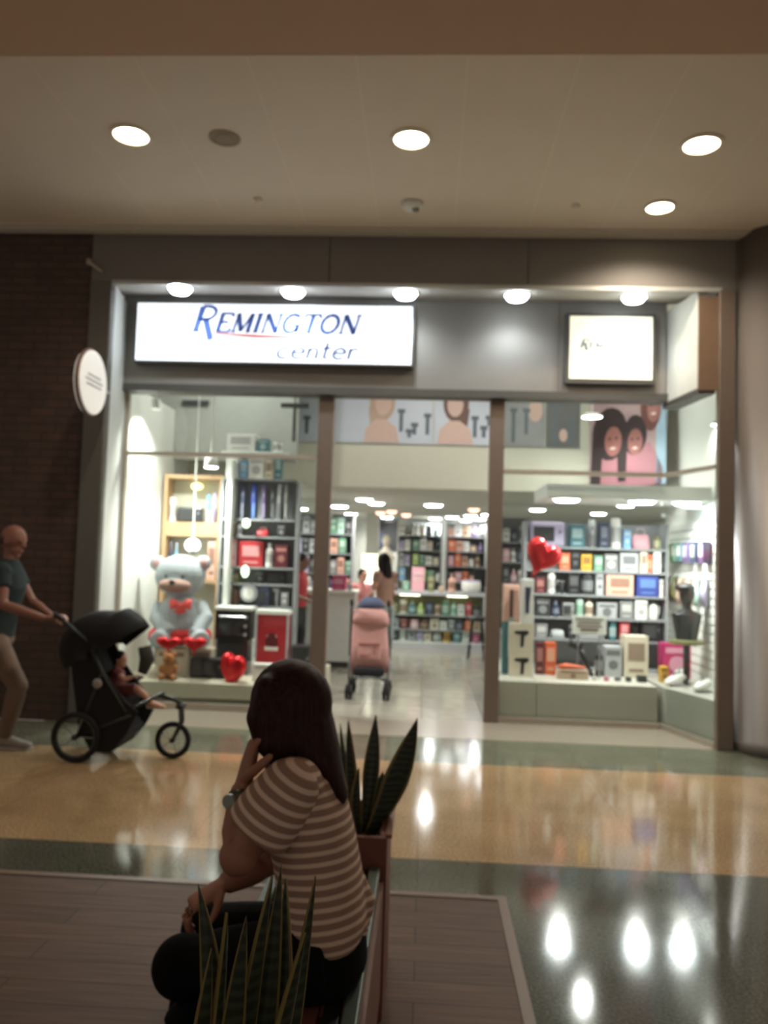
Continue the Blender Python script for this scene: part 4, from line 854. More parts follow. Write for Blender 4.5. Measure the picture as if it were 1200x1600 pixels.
def heart(px, py, Y, w, h, d, label, rot=0, yaw=0, tx=0, m=None, string=None, cat='balloon'):
    c = at(px, py, Y); t = thing('heart_balloon', label, cat, (c.x, c.y, c.z - h / 2), 'red foil heart balloons')
    heart_mesh(c, w, h, d, rot, yaw, tx).build('balloon_skin', m or RED, t, smooth=True)
    b = c + Matrix.Rotation(yaw, 3, 'Z') @ (Matrix.Rotation(tx, 3, 'X') @ (Matrix.Rotation(rot, 3, 'Y') @ V((0, 0, -h * .52))))
    MB().ell(b, (.012, .012, .02)).build('knot', m or RED, t)
    if string is not None: MB().loft([b, V((b.x + .02, b.y, (b.z + string) / 2)), V((b.x, b.y, string))], [.002] * 3, seg=6).build('string', WHITE, t)
heart(846, 872, 7.96, .40, .38, .22, 'glossy red foil heart balloon floating at the left of the right window', -.0 + .45, .30, 0, None, .38)
heart(364, 1049, 7.98, .32, .39, .20, 'red foil heart balloon standing on the left window ledge by the black box', .15, -.5, .15)
heart(264, 1006, 7.90, .27, .15, .12, 'flattened shiny red foil heart lying under the bear, nearer the white wall', 0, .1, 0)
heart(304, 1007, 7.90, .28, .15, .12, 'flattened shiny red foil heart lying under the bear, nearer the black oven', 0, -.2, 0)

# ================================================================== MERCHANDISE
CL = {'white': (226, 226, 220), 'cream': (214, 204, 180), 'grey': (128, 130, 130), 'silver': (170, 174, 176), 'black': (26, 27, 30), 'charcoal': (58, 60, 62), 'red': (190, 34, 44), 'pink': (214, 152, 162),
      'orange': (222, 92, 48), 'yellow': (224, 170, 40), 'green': (96, 150, 120), 'blue': (44, 62, 150), 'navy': (40, 52, 84), 'sky blue': (110, 170, 215), 'teal': (60, 120, 130), 'purple': (84, 66, 110),
      'brown': (96, 62, 48), 'beige': (190, 164, 138), 'lavender': (176, 168, 200), 'olive': (120, 122, 74), 'maroon': (96, 26, 36), 'mint': (170, 206, 190), 'magenta': (190, 40, 100), 'peach': (222, 170, 148), 'lime': (170, 200, 90)}
CL = {k: tuple(round(q * .84 + sum(v) / 3 * .16) for q in v) for k, v in CL.items()}
def cm(c, rough=.45): return mat(c.replace(' ', '_') + '_goods', CL[c], rough, 0, .05, 20)
PRINT = {'white': 'grey', 'cream': 'brown', 'grey': 'white', 'silver': 'charcoal', 'black': 'grey', 'charcoal': 'silver', 'red': 'white', 'pink': 'white', 'orange': 'cream', 'yellow': 'brown', 'green': 'white', 'blue': 'sky blue',
         'navy': 'silver', 'sky blue': 'white', 'teal': 'white', 'purple': 'lavender', 'brown': 'beige', 'beige': 'brown', 'lavender': 'purple', 'olive': 'cream', 'maroon': 'peach', 'mint': 'green', 'magenta': 'white', 'peach': 'brown', 'lime': 'white'}
def print_mat(c):
    a, b = CL[c], CL[PRINT[c]]; return mat(c.replace(' ', '_') + '_print', tuple(x * .45 + y * .55 for x, y in zip(a, b)), .45, 0, .1, 30)
def product(kind, c, x0, x1, z0, z1, Y, dep):
    """one item of merchandise, front face at Y"""
    xm, w, h = (x0 + x1) / 2, (x1 - x0) * .94, z1 - z0; d = min(dep, max(w, .06)); yc = Y + d / 2; base = (xm, yc, z0); m = cm(c); m2 = print_mat(c)
    if kind == 'box':
        o = MB().box((xm, yc, z0 + h / 2), (w, d, h)).build('carton', m, base=base, bevel=min(.004, w * .05))
        o['_off'] = V(base); v = random.random()
        if v < .5: MB().box((xm, Y - .001, z0 + h * .62), (w * .7, .004, h * .42)).box((xm, Y - .001, z0 + h * .18), (w * .6, .004, h * .08)).build('printed_panel', m2, o)
        else: MB().box((xm, Y - .001, z0 + h * .80), (w * .8, .004, h * .16)).cyl((xm, Y - .003, z0 + h * .40), (xm, Y + .002, z0 + h * .40), min(w, h) * .28).build('printed_panel', m2, o)
    elif kind in ('bottle', 'can', 'jar'):
        r = w / 2; n = .42 if kind == 'bottle' else .92; sh = .68 if kind == 'bottle' else .86
        o = MB().lathe([(r * .9, 0), (r, h * .04), (r, h * sh), (r * n, h * (sh + .1)), (r * n, h * (sh + .13))], (xm, yc, z0), seg=16).build(kind if kind != 'can' else 'canister', m, base=base, smooth=False)
        MB().lathe([(r * n * 1.08, h * (sh + .13)), (r * n * 1.08, h * .98), (r * n * .8, h)], (xm, yc, z0), seg=16).build('cap', m2, o)
        MB().lathe([(r * 1.01, h * .2), (r * 1.01, h * sh * .8)], (xm, yc, z0), seg=16).build('label_band', m2, o)
    elif kind == 'iron':   # hair styling tool hung upright
        o = MB().loft([V((xm, yc, z0)), V((xm, yc, z0 + h * .45)), V((xm, yc, z0 + h * .5)), V((xm, yc, z1))], [(w * .28, w * .3), (w * .34, w * .34), (w * .42, w * .4), (w * .36, w * .34)], ref=(1, 0, 0), seg=12).build('hair_straightener', m, base=base, smooth=True)
        MB().box((xm, yc - w * .36, z0 + h * .25), (w * .3, .01, h * .42)).build('heating_plate', m2, o); MB().box((xm, yc - w * .38, z0 + h * .7), (w * .2, .012, h * .1)).build('switch', m2, o)
    elif kind == 'dryer':
        r = min(w * .3, h * .28); zc = z1 - r
        o = MB().loft([V((x1 - .01, yc, zc)), V((xm + w * .2, yc, zc)), V((xm - w * .15, yc, zc)), V((x0 + .02, yc, zc))], [r * .8, r, r * .9, r * .7], seg=16).loft([V((xm + w * .1, yc, zc)), V((xm + w * .16, yc, z0))], [r * .5, r * .42], seg=12).build('hair_dryer', m, base=base, smooth=True)
        MB().loft([V((x0 + .03, yc, zc)), V((x0, yc, zc))], [(r * .8, r * .5), (r * .9, r * .25)], ref=(0, 0, 1)).build('nozzle', m2, o)
    elif kind == 'appliance':
        o = MB().box((xm, yc, z0 + h * .5), (w, d, h)).build('appliance_box', m, base=base, bevel=min(w, h) * .12)
        MB().box((xm - w * .1, Y - .003, z0 + h * .5), (w * .6, .008, h * .6)).build('door', cm('charcoal', .15), o, bevel=.002); MB().cyl((xm + w * .36, Y - .012, z0 + h * .6), (xm + w * .36, Y, z0 + h * .6), min(w, h) * .08).build('knob', m2, o)
    elif kind == 'bag':
        o = MB().loft([V((xm, yc, z0)), V((xm, yc, z0 + h * .1)), V((xm, yc, z0 + h * .55)), V((xm, yc, z0 + h * .68))], [(w * .44, d * .35), (w * .5, d * .4), (w * .46, d * .32), (w * .38, d * .12)], ref=(1, 0, 0), seg=20, power=.6).build('bag', m, base=base, smooth=True)
        MB().loft([V((xm - w * .25, yc, z0 + h * .62)), V((xm - w * .18, yc, z0 + h * .95)), V((xm + w * .18, yc, z0 + h * .95)), V((xm + w * .25, yc, z0 + h * .62))], [.006] * 4, seg=8).build('handle', m2, o)
    elif kind == 'kettle':
        r = min(w * .4, d / 2); xb = xm - w * .06
        o = MB().lathe([(r, 0), (r, h * .1), (r * .92, h * .5), (r * .7, h * .82), (r * .1, h * .9), (r * .1, h)], (xb, yc, z0), seg=20).build('kettle', m, base=base, smooth=True)
        MB().loft([V((xb + r * .6, yc, z0 + h * .78)), V((xb + r * 1.25, yc, z0 + h * .7)), V((xb + r * 1.15, yc, z0 + h * .25)), V((xb + r * .9, yc, z0 + h * .2))], [.012] * 4, seg=8).build('handle', m2, o)
    elif kind == 'card':
        o = MB().box((xm, Y + .015, z0 + h * .5), (w, .008, h), M=Matrix.Rotation(-.12, 3, 'X')).build('price_card', m, base=base)
        mb = MB()
        for k in range(3): mb.box((xm, Y + .002 + .003 * k, z0 + h * (.72 - .22 * k)), (w * (.8 - .15 * k), .004, h * .07))
        mb.build('printed_lines', m2, o)
    return o
KW = {'box': 'carton', 'bottle': 'bottle', 'can': 'canister', 'jar': 'jar', 'iron': 'hair straightener', 'dryer': 'hair dryer', 'appliance': 'appliance', 'bag': 'bag', 'kettle': 'kettle', 'card': 'price card'}
LABELS = set()
def uniq(cands):
    for c in cands:
        if c not in LABELS and 4 <= len(c.split()) <= 16: LABELS.add(c); return c
    LABELS.add(cands[-1]); return cands[-1]
def py_of(px, z, Y):
    a, b = at(px, 800, Y).z, at(px, 900, Y).z
    return 800 + (z - a) / (b - a) * 100
def row(desc, Y, pyb, items, dep=.16, group=None, z=None, above=None):
    if z is not None: pyb = py_of((items[0][0] + items[-1][1]) / 2, z, Y)
    z0 = at((items[0][0] + items[-1][1]) / 2, pyb, Y).z if z is None else z
    names = []
    for i, it in enumerate(items):
        x0, x1, yt, kind, c = it[:5]; h = min(at((x0 + x1) / 2, yt, Y).z, above or 9) - z0
        w = at(x1, pyb, Y).x - at(x0, pyb, Y).x
        size = 'tall ' if h > 1.7 * w else ('wide ' if w > 1.5 * h else '')
        names.append(f'{size}{c} {KW[kind]}')
    for i, it in enumerate(items):
        x0, x1, yt, kind, c = it[:5]
        a, b = at(x0, pyb, Y), at(x1, pyb, Y); top = at((x0 + x1) / 2, yt, Y).z
        o = product(kind, c, a.x, b.x, z0 + .0005, max(min(top, above or 9), z0 + .03), Y, dep)
        prev = names[i - 1] if i else None; nxt = names[i + 1] if i < len(names) - 1 else None
        cands = [it[5]] if len(it) > 5 else []
        n = names[i]; cands += [f'{n} on the {desc}'] if names.count(n) == 1 else []
        if prev and nxt: cands.append(f'{n} on the {desc}, between {prev} and {nxt}')
        if not nxt and prev: cands.append(f'{n} ending the {desc}, after {prev}')
        if not prev and nxt: cands.append(f'{n} starting the {desc}, before {nxt}')
        cands += [f'{n} on the {desc}, beside {prev or nxt}']
        tag(o, uniq(cands), KW[kind], group or f'goods on the {desc}')
    return z0
def shelf(name, label, x0, x1, y0, y1, zs, m, th=.02, back=None, posts=True, cat='shelf', foot=0):
    """open shelf unit: boards, uprights, back panel; boards' top faces at zs"""
    t = thing(name, label, cat, ((x0 + x1) / 2, (y0 + y1) / 2, 0)); zt = max(zs)
    for z in zs: MB().span((x0, y0, z - th), (x1, y1, z)).build('shelf_board', m, t)
    if back: MB().span((x0, y1, min(zs) - .02), (x1, y1 + .015, back)).build('back_panel', m, t)
    if posts:
        for x in (x0 - .012, x1 + .012): MB().span((x - .012, y0 + .005, foot if foot is not None else min(zs) - .02), (x + .012, y1, back or zt)).build('upright', m, t)
    return t
SHW = mat('white_shelf', (212, 214, 208), .45); SHG = mat('grey_shelf', (142, 146, 148), .5); SHT = mat('pale_wood', (190, 158, 120), .5); GREYP = mat('dark_back_panel', (92, 94, 96), .7)

# ---- right display, back shelving (fronts at y 8.85)
YR = 8.85
zA = row('top right display shelf', YR, 856, [(826, 884, 815, 'appliance', 'lavender'), (890, 914, 820, 'box', 'teal'), (918, 934, 812, 'iron', 'silver'), (936, 952, 816, 'box', 'navy'), (955, 972, 809, 'can', 'white'), (974, 986, 828, 'box', 'sky blue'),
                      (988, 1019, 824, 'bag', 'pink'), (1022, 1034, 838, 'jar', 'olive')])
zB = row('second right display shelf', YR, 893, [(874, 891, 864, 'box', 'orange'), (892, 906, 862, 'box', 'black'), (908, 925, 866, 'box', 'yellow'), (928, 942, 868, 'box', 'green'), (944, 966, 866, 'box', 'grey'), (968, 998, 864, 'box', 'silver'),
                      (1000, 1012, 862, 'box', 'cream'), (1013, 1020, 866, 'can', 'orange'), (1021, 1033, 862, 'box', 'white')], above=at(930, 856, YR).z - .024)
zC = row('third right display shelf', YR, 930, [(836, 852, 902, 'box', 'maroon'), (855, 868, 894, 'can', 'white'), (870, 884, 906, 'dryer', 'charcoal'), (887, 906, 894, 'box', 'black'), (909, 929, 897, 'can', 'charcoal'), (931, 943, 896, 'box', 'silver'), (946, 991, 896, 'box', 'peach'), (994, 1030, 895, 'box', 'blue'), (1031, 1036, 906, 'box', 'white')], above=at(930, 893, YR).z - .024)
zD = row('fourth right display shelf', YR, 966, [(836, 860, 936, 'box', 'charcoal'), (862, 875, 940, 'bottle', 'navy'), (878, 898, 942, 'appliance', 'grey'), (900, 912, 936, 'jar', 'mint'), (914, 928, 934, 'bottle', 'cream'), (932, 965, 942, 'box', 'silver'), (968, 990, 940, 'box', 'grey'), (992, 1012, 938, 'box', 'white'), (1014, 1034, 940, 'kettle', 'white')], above=at(930, 930, YR).z - .024)
zE = row('fifth right display shelf', YR, 1000, [(836, 856, 975, 'box', 'grey'), (860, 884, 978, 'bag', 'silver'), (888, 896, 974, 'box', 'charcoal'), (898, 946, 972, 'box', 'grey'), (952, 964, 968, 'can', 'teal'), (968, 984, 962, 'box', 'red'), (986, 1000, 966, 'dryer', 'black'), (1002, 1034, 972, 'appliance', 'black')], above=at(930, 966, YR).z - .024)
xl, xr = at(822, 900, YR).x, at(1040, 900, YR).x
shelf('display_shelf', 'tall open grey shelf packed with boxed goods behind the right shop window', xl, xr, YR - .02, YR + .26, [zA, zB, zC, zD, zE, .40], SHG, back=1.98, foot=.38)
# ---- right display, platform in front
PZ = .38
def prow(desc, Y, items, dep=.16, **k): return row(desc, Y, 1066, items, dep, z=PZ, **k)
prow('right window ledge', 8.35, [(836, 850, 1004, 'box', 'maroon'), (851, 869, 1004, 'box', 'orange', 'tall bright orange carton standing on the right window ledge'), (930, 943, 1010, 'bottle', 'charcoal'), (944, 972, 1010, 'box', 'silver'), (974, 1014, 994, 'box', 'cream', 'large grey beige carton with framed print on the right window ledge')], .2)
prow('front of the right window ledge', 8.05, [(870, 921, 1047, 'box', 'beige', 'low wide beige carton lying on the right window ledge'), (926, 934, 1058, 'jar', 'white'), (944, 953, 1058, 'jar', 'magenta'), (961, 972, 1057, 'jar', 'silver'), (978, 988, 1058, 'jar', 'black'), (996, 1012, 1056, 'appliance', 'charcoal')], .08)
z = at(895, 1046.5, 8.05).z
p0, p1 = at(872, 1046, 8.05), at(916, 1046, 8.05)
o = MB().loft([p0 + V((0, .04, .02)), p0.lerp(p1, .3) + V((0, .03, .03)), p0.lerp(p1, .7) + V((0, .05, .018)), p1 + V((0, .04, .014))], [(.018, .02), (.028, .03), (.018, .03), (.01, .02)], ref=(0, 0, 1)).build('hair_brush', cm('orange'), base=(p0.x, 8.09, p0.z), smooth=True)
tag(o, 'bright orange brush lying on top of the low beige carton', 'brush')
p0, p1 = at(905, 1010, 8.25), at(925, 1055, 8.25)
o = MB().loft([V((p0.x, 8.25, p0.z)), V((p1.x, 8.25, PZ + .02))], [(.03, .03), (.022, .02)]).loft([V((p0.x - .10, 8.25, p0.z + .03)), V((p0.x + .03, 8.25, p0.z))], [.04, .05]).build('hair_dryer', BLACK, base=(p1.x, 8.25, PZ), smooth=True)
tag(o, 'black hair dryer leaning behind the low beige carton in the right window', 'hair dryer')
# tower of white hair dryer cartons by the door post, with pictures printed on them
YT = 8.13
def dryer_print(mb, x, z, s, Y):
    mb.prism([(x - .075 * s, z + .035 * s), (x + .06 * s, z + .045 * s), (x + .08 * s, z + .02 * s), (x + .05 * s, z - .01 * s), (x + .03 * s, z - .012 * s), (x + .022 * s, z - .13 * s), (x - .012 * s, z - .13 * s), (x - .008 * s, z - .005 * s), (x - .075 * s, z + .008 * s)], 1, Y - .003, Y)
def pbox(x0, x1, yt, yb, Y, d, col, label, prints, cat='carton', z0=None):
    a, b = at(x0, yb, Y), at(x1, yb, Y); zt = at((x0 + x1) / 2, yt, Y).z; zb = a.lerp(b, .5).z if z0 is None else z0
    o = MB().span((a.x, Y, zb), (b.x, Y + d, zt)).build('carton', cm(col) if isinstance(col, str) else col, base=((a.x + b.x) / 2, Y + d / 2, zb), bevel=.004); tag(o, label, cat, 'hair dryer cartons stacked by the door post' if 'stack' in label else None)
    return o, a.x, b.x, zb, zt
o, xa, xb, za, zb_ = pbox(796, 833, 1020, 1066, YT, .14, 'cream', 'cream hair dryer carton at the bottom of the stack by the door post', 1, z0=PZ)
mb = MB(); dryer_print(mb, (xa + xb) / 2, za + (zb_ - za) * .62, .95, YT); mb.build('dryer_picture', BLACK, o)
o2, xa, xb, zc_, zd_ = pbox(796, 833, 974, 1019.5, YT, .14, 'cream', 'cream hair dryer carton second from bottom in the stack by the door post', 1, z0=zb_ + .001)
mb = MB(); dryer_print(mb, (xa + xb) / 2, zc_ + (zd_ - zc_) * .62, .95, YT); mb.build('dryer_picture', BLACK, o2)
o3, xa, xb, ze_, zf_ = pbox(814, 833, 905, 973, YT, .12, 'white', 'narrow white carton with dark trimmer picture topping the stack by the door post', 1, z0=zd_ + .001)
MB().loft([V((xa * .5 + xb * .5, YT - .001, ze_ + .10)), V((xa * .5 + xb * .5, YT - .001, ze_ + .22)), V((xa * .45 + xb * .55, YT - .001, zf_ - .08))], [(.018, .003), (.022, .003), (.03, .003)], ref=(1, 0, 0)).build('trimmer_picture', cm('navy'), o3)
o4, xa, xb, ze_, zf_ = pbox(786, 811, 914, 973, YT + .15, .12, 'peach', 'pale pink carton topping the stack, pressed against the right door post', 1, z0=zd_ + .0)
o4.location.z = zd_ + .001
MB().box(((xa + xb) / 2, YT + .149, (ze_ + zf_) / 2), (.035, .004, .28)).build('trimmer_picture', cm('brown'), o4)
o = MB().span((xa, YT + .15, PZ), (xb, YT + .27, zd_)).build('carton', cm('teal'), base=(xa, YT + .2, PZ), bevel=.004)
MB().box(((xa + xb) / 2, YT + .149, .75), (.06, .004, .4)).build('printed_panel', print_mat('teal'), o)
tag(o, 'tall teal carton under the pale pink carton against the right door post', 'carton')
# price card
t = thing('price_sign', 'white printed price card standing in the middle of the right window', 'sign', (at(920, 990, 8.15).x, 8.15, PZ))
a, b = at(894, 990, 8.15), at(948, 963, 8.15)
MB().span((a.x, 8.15, a.z), (b.x, 8.158, b.z)).build('card', WHITE, t)
mb = MB()
for k, wd in enumerate((.8, .66, .74, .5)): mb.box(((a.x + b.x) / 2, 8.148, b.z - .035 - .035 * k), ((b.x - a.x) * wd, .004, .012 if k != 3 else .02))
mb.build('printed_lines', cm('brown'), t)
mb = MB()
for x in (a.x + .06, b.x - .06): mb.cyl((x, 8.165, PZ), (x, 8.165, a.z + .08), .006)
mb.cyl(((a.x + b.x) / 2 - .12, 8.165, PZ + .006), ((a.x + b.x) / 2 + .12, 8.165, PZ + .006), .006); mb.build('stand', CHROME, t)
# slatted side wall with goods
t = thing('slatwall', 'white slatted display wall at the right side of the right window', 'display wall', (2.78, 8.2, .38))
mb = MB()
for k in range(19): mb.span((2.765, 7.34, .385 + .085 * k), (2.798, 9.5, .385 + .085 * k + .072))
mb.build('slat_panel', WHITE, t)
for k, (y0, col, hh) in enumerate(((9.25, 'yellow', .20), (9.0, 'lime', .20), (8.8, 'green', .20), (8.6, 'teal', .20), (8.4, 'purple', .22), (8.15, 'navy', .22), (7.9, 'purple', .22))):
    zt = 1.78 - .0 * k
    o = MB().span((2.68, y0, zt - hh), (2.757, y0 + .15, zt)).build('carton', cm(col), base=(2.72, y0 + .07, zt - hh), bevel=.004)
    MB().span((2.677, y0 + .02, zt - hh * .7), (2.68, y0 + .13, zt - .03)).span((2.757, y0 + .06, zt - .02), (2.7645, y0 + .08, zt - .01)).build('printed_panel', cm(PRINT[col]), o)
    tag(o, uniq([f'{col} pack hanging high on the white slatted side wall', f'{col} pack hanging high on the slatted wall, nearest the corner post']), 'carton', 'colour packs hung on the slatted wall')
for k, (y0, zt, col, kind) in enumerate(((9.2, 1.40, 'brown', 'pouch'), (8.95, 1.42, 'olive', 'pouch'), (8.7, 1.40, 'beige', 'pouch'), (8.45, 1.42, 'peach', 'pouch'), (8.2, 1.40, 'mint', 'pouch'), (7.95, 1.4, 'lavender', 'pouch'))):
    o = MB().loft([V((2.735, y0 + .07, zt - .26)), V((2.72, y0 + .07, zt - .2)), V((2.735, y0 + .07, zt))], [(.07, .02), (.075, .035), (.06, .012)], ref=(0, 1, 0), power=.7).build('pouch', cm(col), base=(2.73, y0 + .07, zt - .26), smooth=True)
    MB().span((2.735, y0 + .04, zt - .005), (2.765, y0 + .10, zt + .02)).build('hang_tab', WHITE, o)
    tag(o, f'{col} pouch hanging at mid height on the white slatted side wall', 'pouch', 'pouches hung on the slatted wall')
# black head stand, pink box, pale sandals-like irons near the angled glass
c = at(1078, 1012, 8.05)
t = thing('mannequin_bust', 'black bust stand with cap beside the slatted wall in the right window', 'bust', (c.x, 8.05, PZ))
mb = MB(); a = at(1083, 928, 8.05) + V((-.06, 0, 0))
mb.ell(a, (.075, .09, .11)); mb.ell(a + V((-.03, -.03, .06)), (.10, .10, .045)); mb.loft([a - V((0, 0, .05)), a - V((0, 0, .15)), a - V((0, 0, .20)), a - V((0, 0, .30)), a - V((0, 0, .46))], [(.045, .045), (.045, .045), (.15, .09), (.13, .10), (.10, .08)], ref=(1, 0, 0)); mb.build('body', BLACK, t, remesh=.01)
zz = (a - V((0, 0, .46))).z
MB().lathe([(.17, zz - .03), (.17, zz), (.05, zz + .02)], (a.x, 8.05, 0)).build('tray', cm('olive'), t); MB().cyl((a.x, 8.05, PZ), (a.x, 8.05, zz - .03), .03).build('stem', BLACK, t)
def pz(x0, x1, yt, Y, kind, col, label, dep=.18, yb=1040):
    a, b = at(x0, yb, Y), at(x1, yb, Y); o = product(kind, col, a.x, b.x, PZ + .0005, at((x0 + x1) / 2, yt, Y).z, Y, dep); tag(o, label, KW[kind])
pz(1034, 1082, 1006, 8.5, 'box', 'magenta', 'wide magenta carton on the ledge below the black bust stand')
pz(1084, 1104, 1012, 8.45, 'box', 'pink', 'pale pink carton on the ledge next to the slatted wall')
pz(1032, 1046, 1042, 8.1, 'box', 'yellow', 'small yellow carton on the ledge in front of the magenta carton', .1)
for k, (x, y, Y, rz) in enumerate(((1054, 1052, 7.92, .5), (1062, 1040, 8.30, .7), (1097, 1058, 7.58, .6))):
    c = at(x, y, Y); c.z = PZ + .035
    M = Matrix.Rotation(rz, 3, 'Z'); d = M @ V((1, 0, 0))
    o = MB().loft([c - d * .11, c - d * .06 + V((0, 0, .01)), c + d * .02 + V((0, 0, .035)), c + d * .08 + V((0, 0, .05)), c + d * .12 + V((0, 0, .045))], [(.012, .03), (.03, .05), (.045, .055), (.04, .05), (.02, .03)], ref=(0, 0, 1)).build('clothes_iron', cm('white'), base=(c.x, c.y, PZ), smooth=True)
    MB().loft([c - d * .08 + V((0, 0, -.028)), c + d * .02 + V((0, 0, -.028)), c + d * .11 + V((0, 0, -.026))], [(.006, .025), (.006, .055), (.006, .045)], ref=(0, 0, 1)).build('sole_plate', CHROME, o)
    MB().loft([c - d * .03 + V((0, 0, .04)), c + V((0, 0, .085)), c + d * .08 + V((0, 0, .09)), c + d * .11 + V((0, 0, .05))], [.012] * 4, seg=8).build('handle', cm('grey'), o)
    tag(o, ['pale clothes iron on the ledge just behind the glass corner', 'pale clothes iron behind the others, in front of the magenta carton', 'pale clothes iron nearest the bronze corner post'][k], 'iron', 'pale irons on the right window ledge')

# ---- left display
LZ = .24
# wood framed cabinet against the white wall
YC = 8.95
a, b = at(252, 850, YC), at(345, 850, YC); ztop = at(298, 748, YC).z; z1 = at(298, 816, YC).z; z1b = at(298, 838, YC).z
t = thing('wood_cabinet', 'pale wood framed display cabinet behind the plush bear', 'cabinet', ((a.x + b.x) / 2, YC, LZ))
MB().span((a.x, YC, LZ), (a.x + .045, YC + .25, ztop)).span((b.x - .045, YC, LZ), (b.x, YC + .25, ztop)).span((a.x, YC, ztop), (b.x, YC + .25, ztop + .045)).build('frame', SHT, t, bevel=.004)
MB().span((a.x + .045, YC, z1b), (b.x - .045, YC + .25, z1)).build('shelf_board', SHT, t)
z2 = at(298, 905, YC).z; MB().span((a.x + .045, YC, z2 - .04), (b.x - .045, YC + .25, z2)).build('shelf_board', SHT, t)
MB().span((a.x + .045, YC + .22, LZ), (b.x - .045, YC + .24, ztop)).build('back_panel', CREAM, t)
row('top shelf of the wood cabinet', YC + .02, 0, [(262, 273, 776, 'can', 'white'), (275, 316, 792, 'appliance', 'charcoal'), (319, 328, 772, 'iron', 'sky blue'), (329, 338, 770, 'iron', 'lavender')], .12, z=z1)
row('second shelf of the wood cabinet', YC + .02, 0, [(260, 268, 846, 'bottle', 'navy'), (269, 276, 848, 'bottle', 'sky blue'), (278, 290, 872, 'jar', 'silver'), (306, 320, 868, 'jar', 'white'), (322, 336, 846, 'box', 'peach')], .12, z=z2)
c = at(301, 852, 8.7)
t = thing('globe_lamp', 'white round globe lamp above the plush bear head', 'lamp', (c.x, c.y, c.z))
MB().ell(c, (.085, .085, .075)).build('lamp_shade', mat('globe_glow', (250, 252, 255), .4, emis=1.6, var=0), t, smooth=True); MB().cyl(c + V((0, 0, .07)), V((c.x, c.y, 4.25)), .006).build('cord', WHITE, t)
MB().cyl(c - V((0, 0, .09)), c - V((0, 0, .06)), .05).build('collar', CHROME, t)
t = thing('picture_lamp', 'small yellow glowing lamp inside the top of the wood cabinet', 'lamp', at(308, 760, YC + .1))
c = at(308, 760, YC + .1); MB().ell(c, (.07, .04, .04)).build('bulb', mat('yellow_glow', (250, 235, 150), .4, emis=1.6, var=0), t, smooth=True); MB().cyl(c, V((c.x, c.y, ztop)), .01).build('stem', WHITE, t)
# partition post
a = at(348, 1000, 8.6); struct('trim_partition', MB().span((a.x - .025, 8.6, LZ), (a.x + .025, 9.28, at(348, 718, 8.6).z)), WHITE)
# black/white shelving with goods right of the post
YL = 8.75
x0, x1 = at(354, 850, YL).x, at(458, 850, YL).x
zt0 = at(400, 748, YL).z
row('top left display shelf', YL, 0, [(352, 372, 716, 'box', 'white'), (373, 386, 720, 'box', 'sky blue'), (387, 412, 714, 'box', 'white', 'bright white carton second from the post on the top left display shelf'), (413, 426, 718, 'box', 'cream'), (428, 440, 712, 'box', 'teal')], .2, z=zt0)
zt1 = at(400, 811, YL).z
row('hanging row of styling tools', YL, 0, [(356, 368, 756, 'iron', 'white'), (371, 384, 756, 'iron', 'navy'), (388, 402, 756, 'iron', 'blue'), (405, 417, 757, 'iron', 'purple'), (420, 429, 758, 'iron', 'charcoal'), (431, 439, 756, 'iron', 'silver'), (441, 450, 757, 'iron', 'grey')], .08, z=zt1, above=zt0 - .03)
zt2 = at(400, 838, YL).z
row('small shelf under the styling tools', YL, 0, [(356, 366, 818, 'jar', 'brown'), (368, 378, 820, 'jar', 'silver'), (398, 420, 824, 'bag', 'red'), (432, 446, 820, 'box', 'charcoal')], .12, z=zt2, above=zt1 - .025)
zt3 = at(400, 886, YL).z
row('red goods shelf', YL, 0, [(355, 369, 842, 'box', 'pink'), (371, 411, 846, 'box', 'red'), (413, 426, 848, 'bottle', 'white'), (428, 449, 852, 'box', 'maroon')], .18, z=zt3, above=zt2 - .025)
zt4 = at(400, 947, YL).z; zt5 = at(400, 912, YL).z
row('counter top of the left display', YL, 0, [(355, 376, 912, 'kettle', 'brown'), (402, 420, 914, 'appliance', 'navy'), (422, 436, 918, 'dryer', 'silver'), (438, 450, 926, 'box', 'grey')], .18, z=zt4, above=zt5 - .025)
row('dark shelf above the counter top', YL + .1, 0, [(357, 374, 894, 'box', 'olive'), (398, 412, 892, 'box', 'charcoal'), (416, 446, 894, 'appliance', 'black')], .12, z=zt5, above=zt3 - .025)
shelf('left_display_shelf', 'tall dark backed shelf of styling tools and red boxes behind the left window', x0 - .06, x1 + .02, YL - .01, YL + .22, [zt0, zt1, zt2, zt3, zt5, zt4], SHG, back=zt0 - .02, foot=.24)
# bulbs in front of the shelf
for px, py, lab in ((385, 818, 'small glowing round bulb below the hanging styling tools'), (383, 893, 'small glowing oval bulb below the red boxes')):
    c = at(px, py, 8.6); t = thing('display_bulb', lab, 'lamp', c)
    MB().ell(c, (.042, .03, .05 if py < 850 else .065)).build('bulb', mat('greenish_glow', (230, 250, 215), .4, emis=1.4, var=0), t, smooth=True); MB().cyl(c, c + V((0, .14, 0)), .008).build('arm', CHROME, t)
c = at(389, 927, YL - .08); t = thing('round_dial_clock', 'round silver clock face beside the dark appliance above the counter top', 'clock', (c.x, c.y, c.z - .09))
MB().lathe([(.09, -.02), (.09, .02), (.075, .022), (.001, .022)], c, YAX).build('case', cm('silver', .3), t); MB().lathe([(.06, .023), (.06, .026), (.001, .026)], c, YAX).build('dial', cm('white'), t)
MB().cyl(c - V((0, -.03, .09)), c - V((0, -.03, 0)), .012).build('foot', CHROME, t)
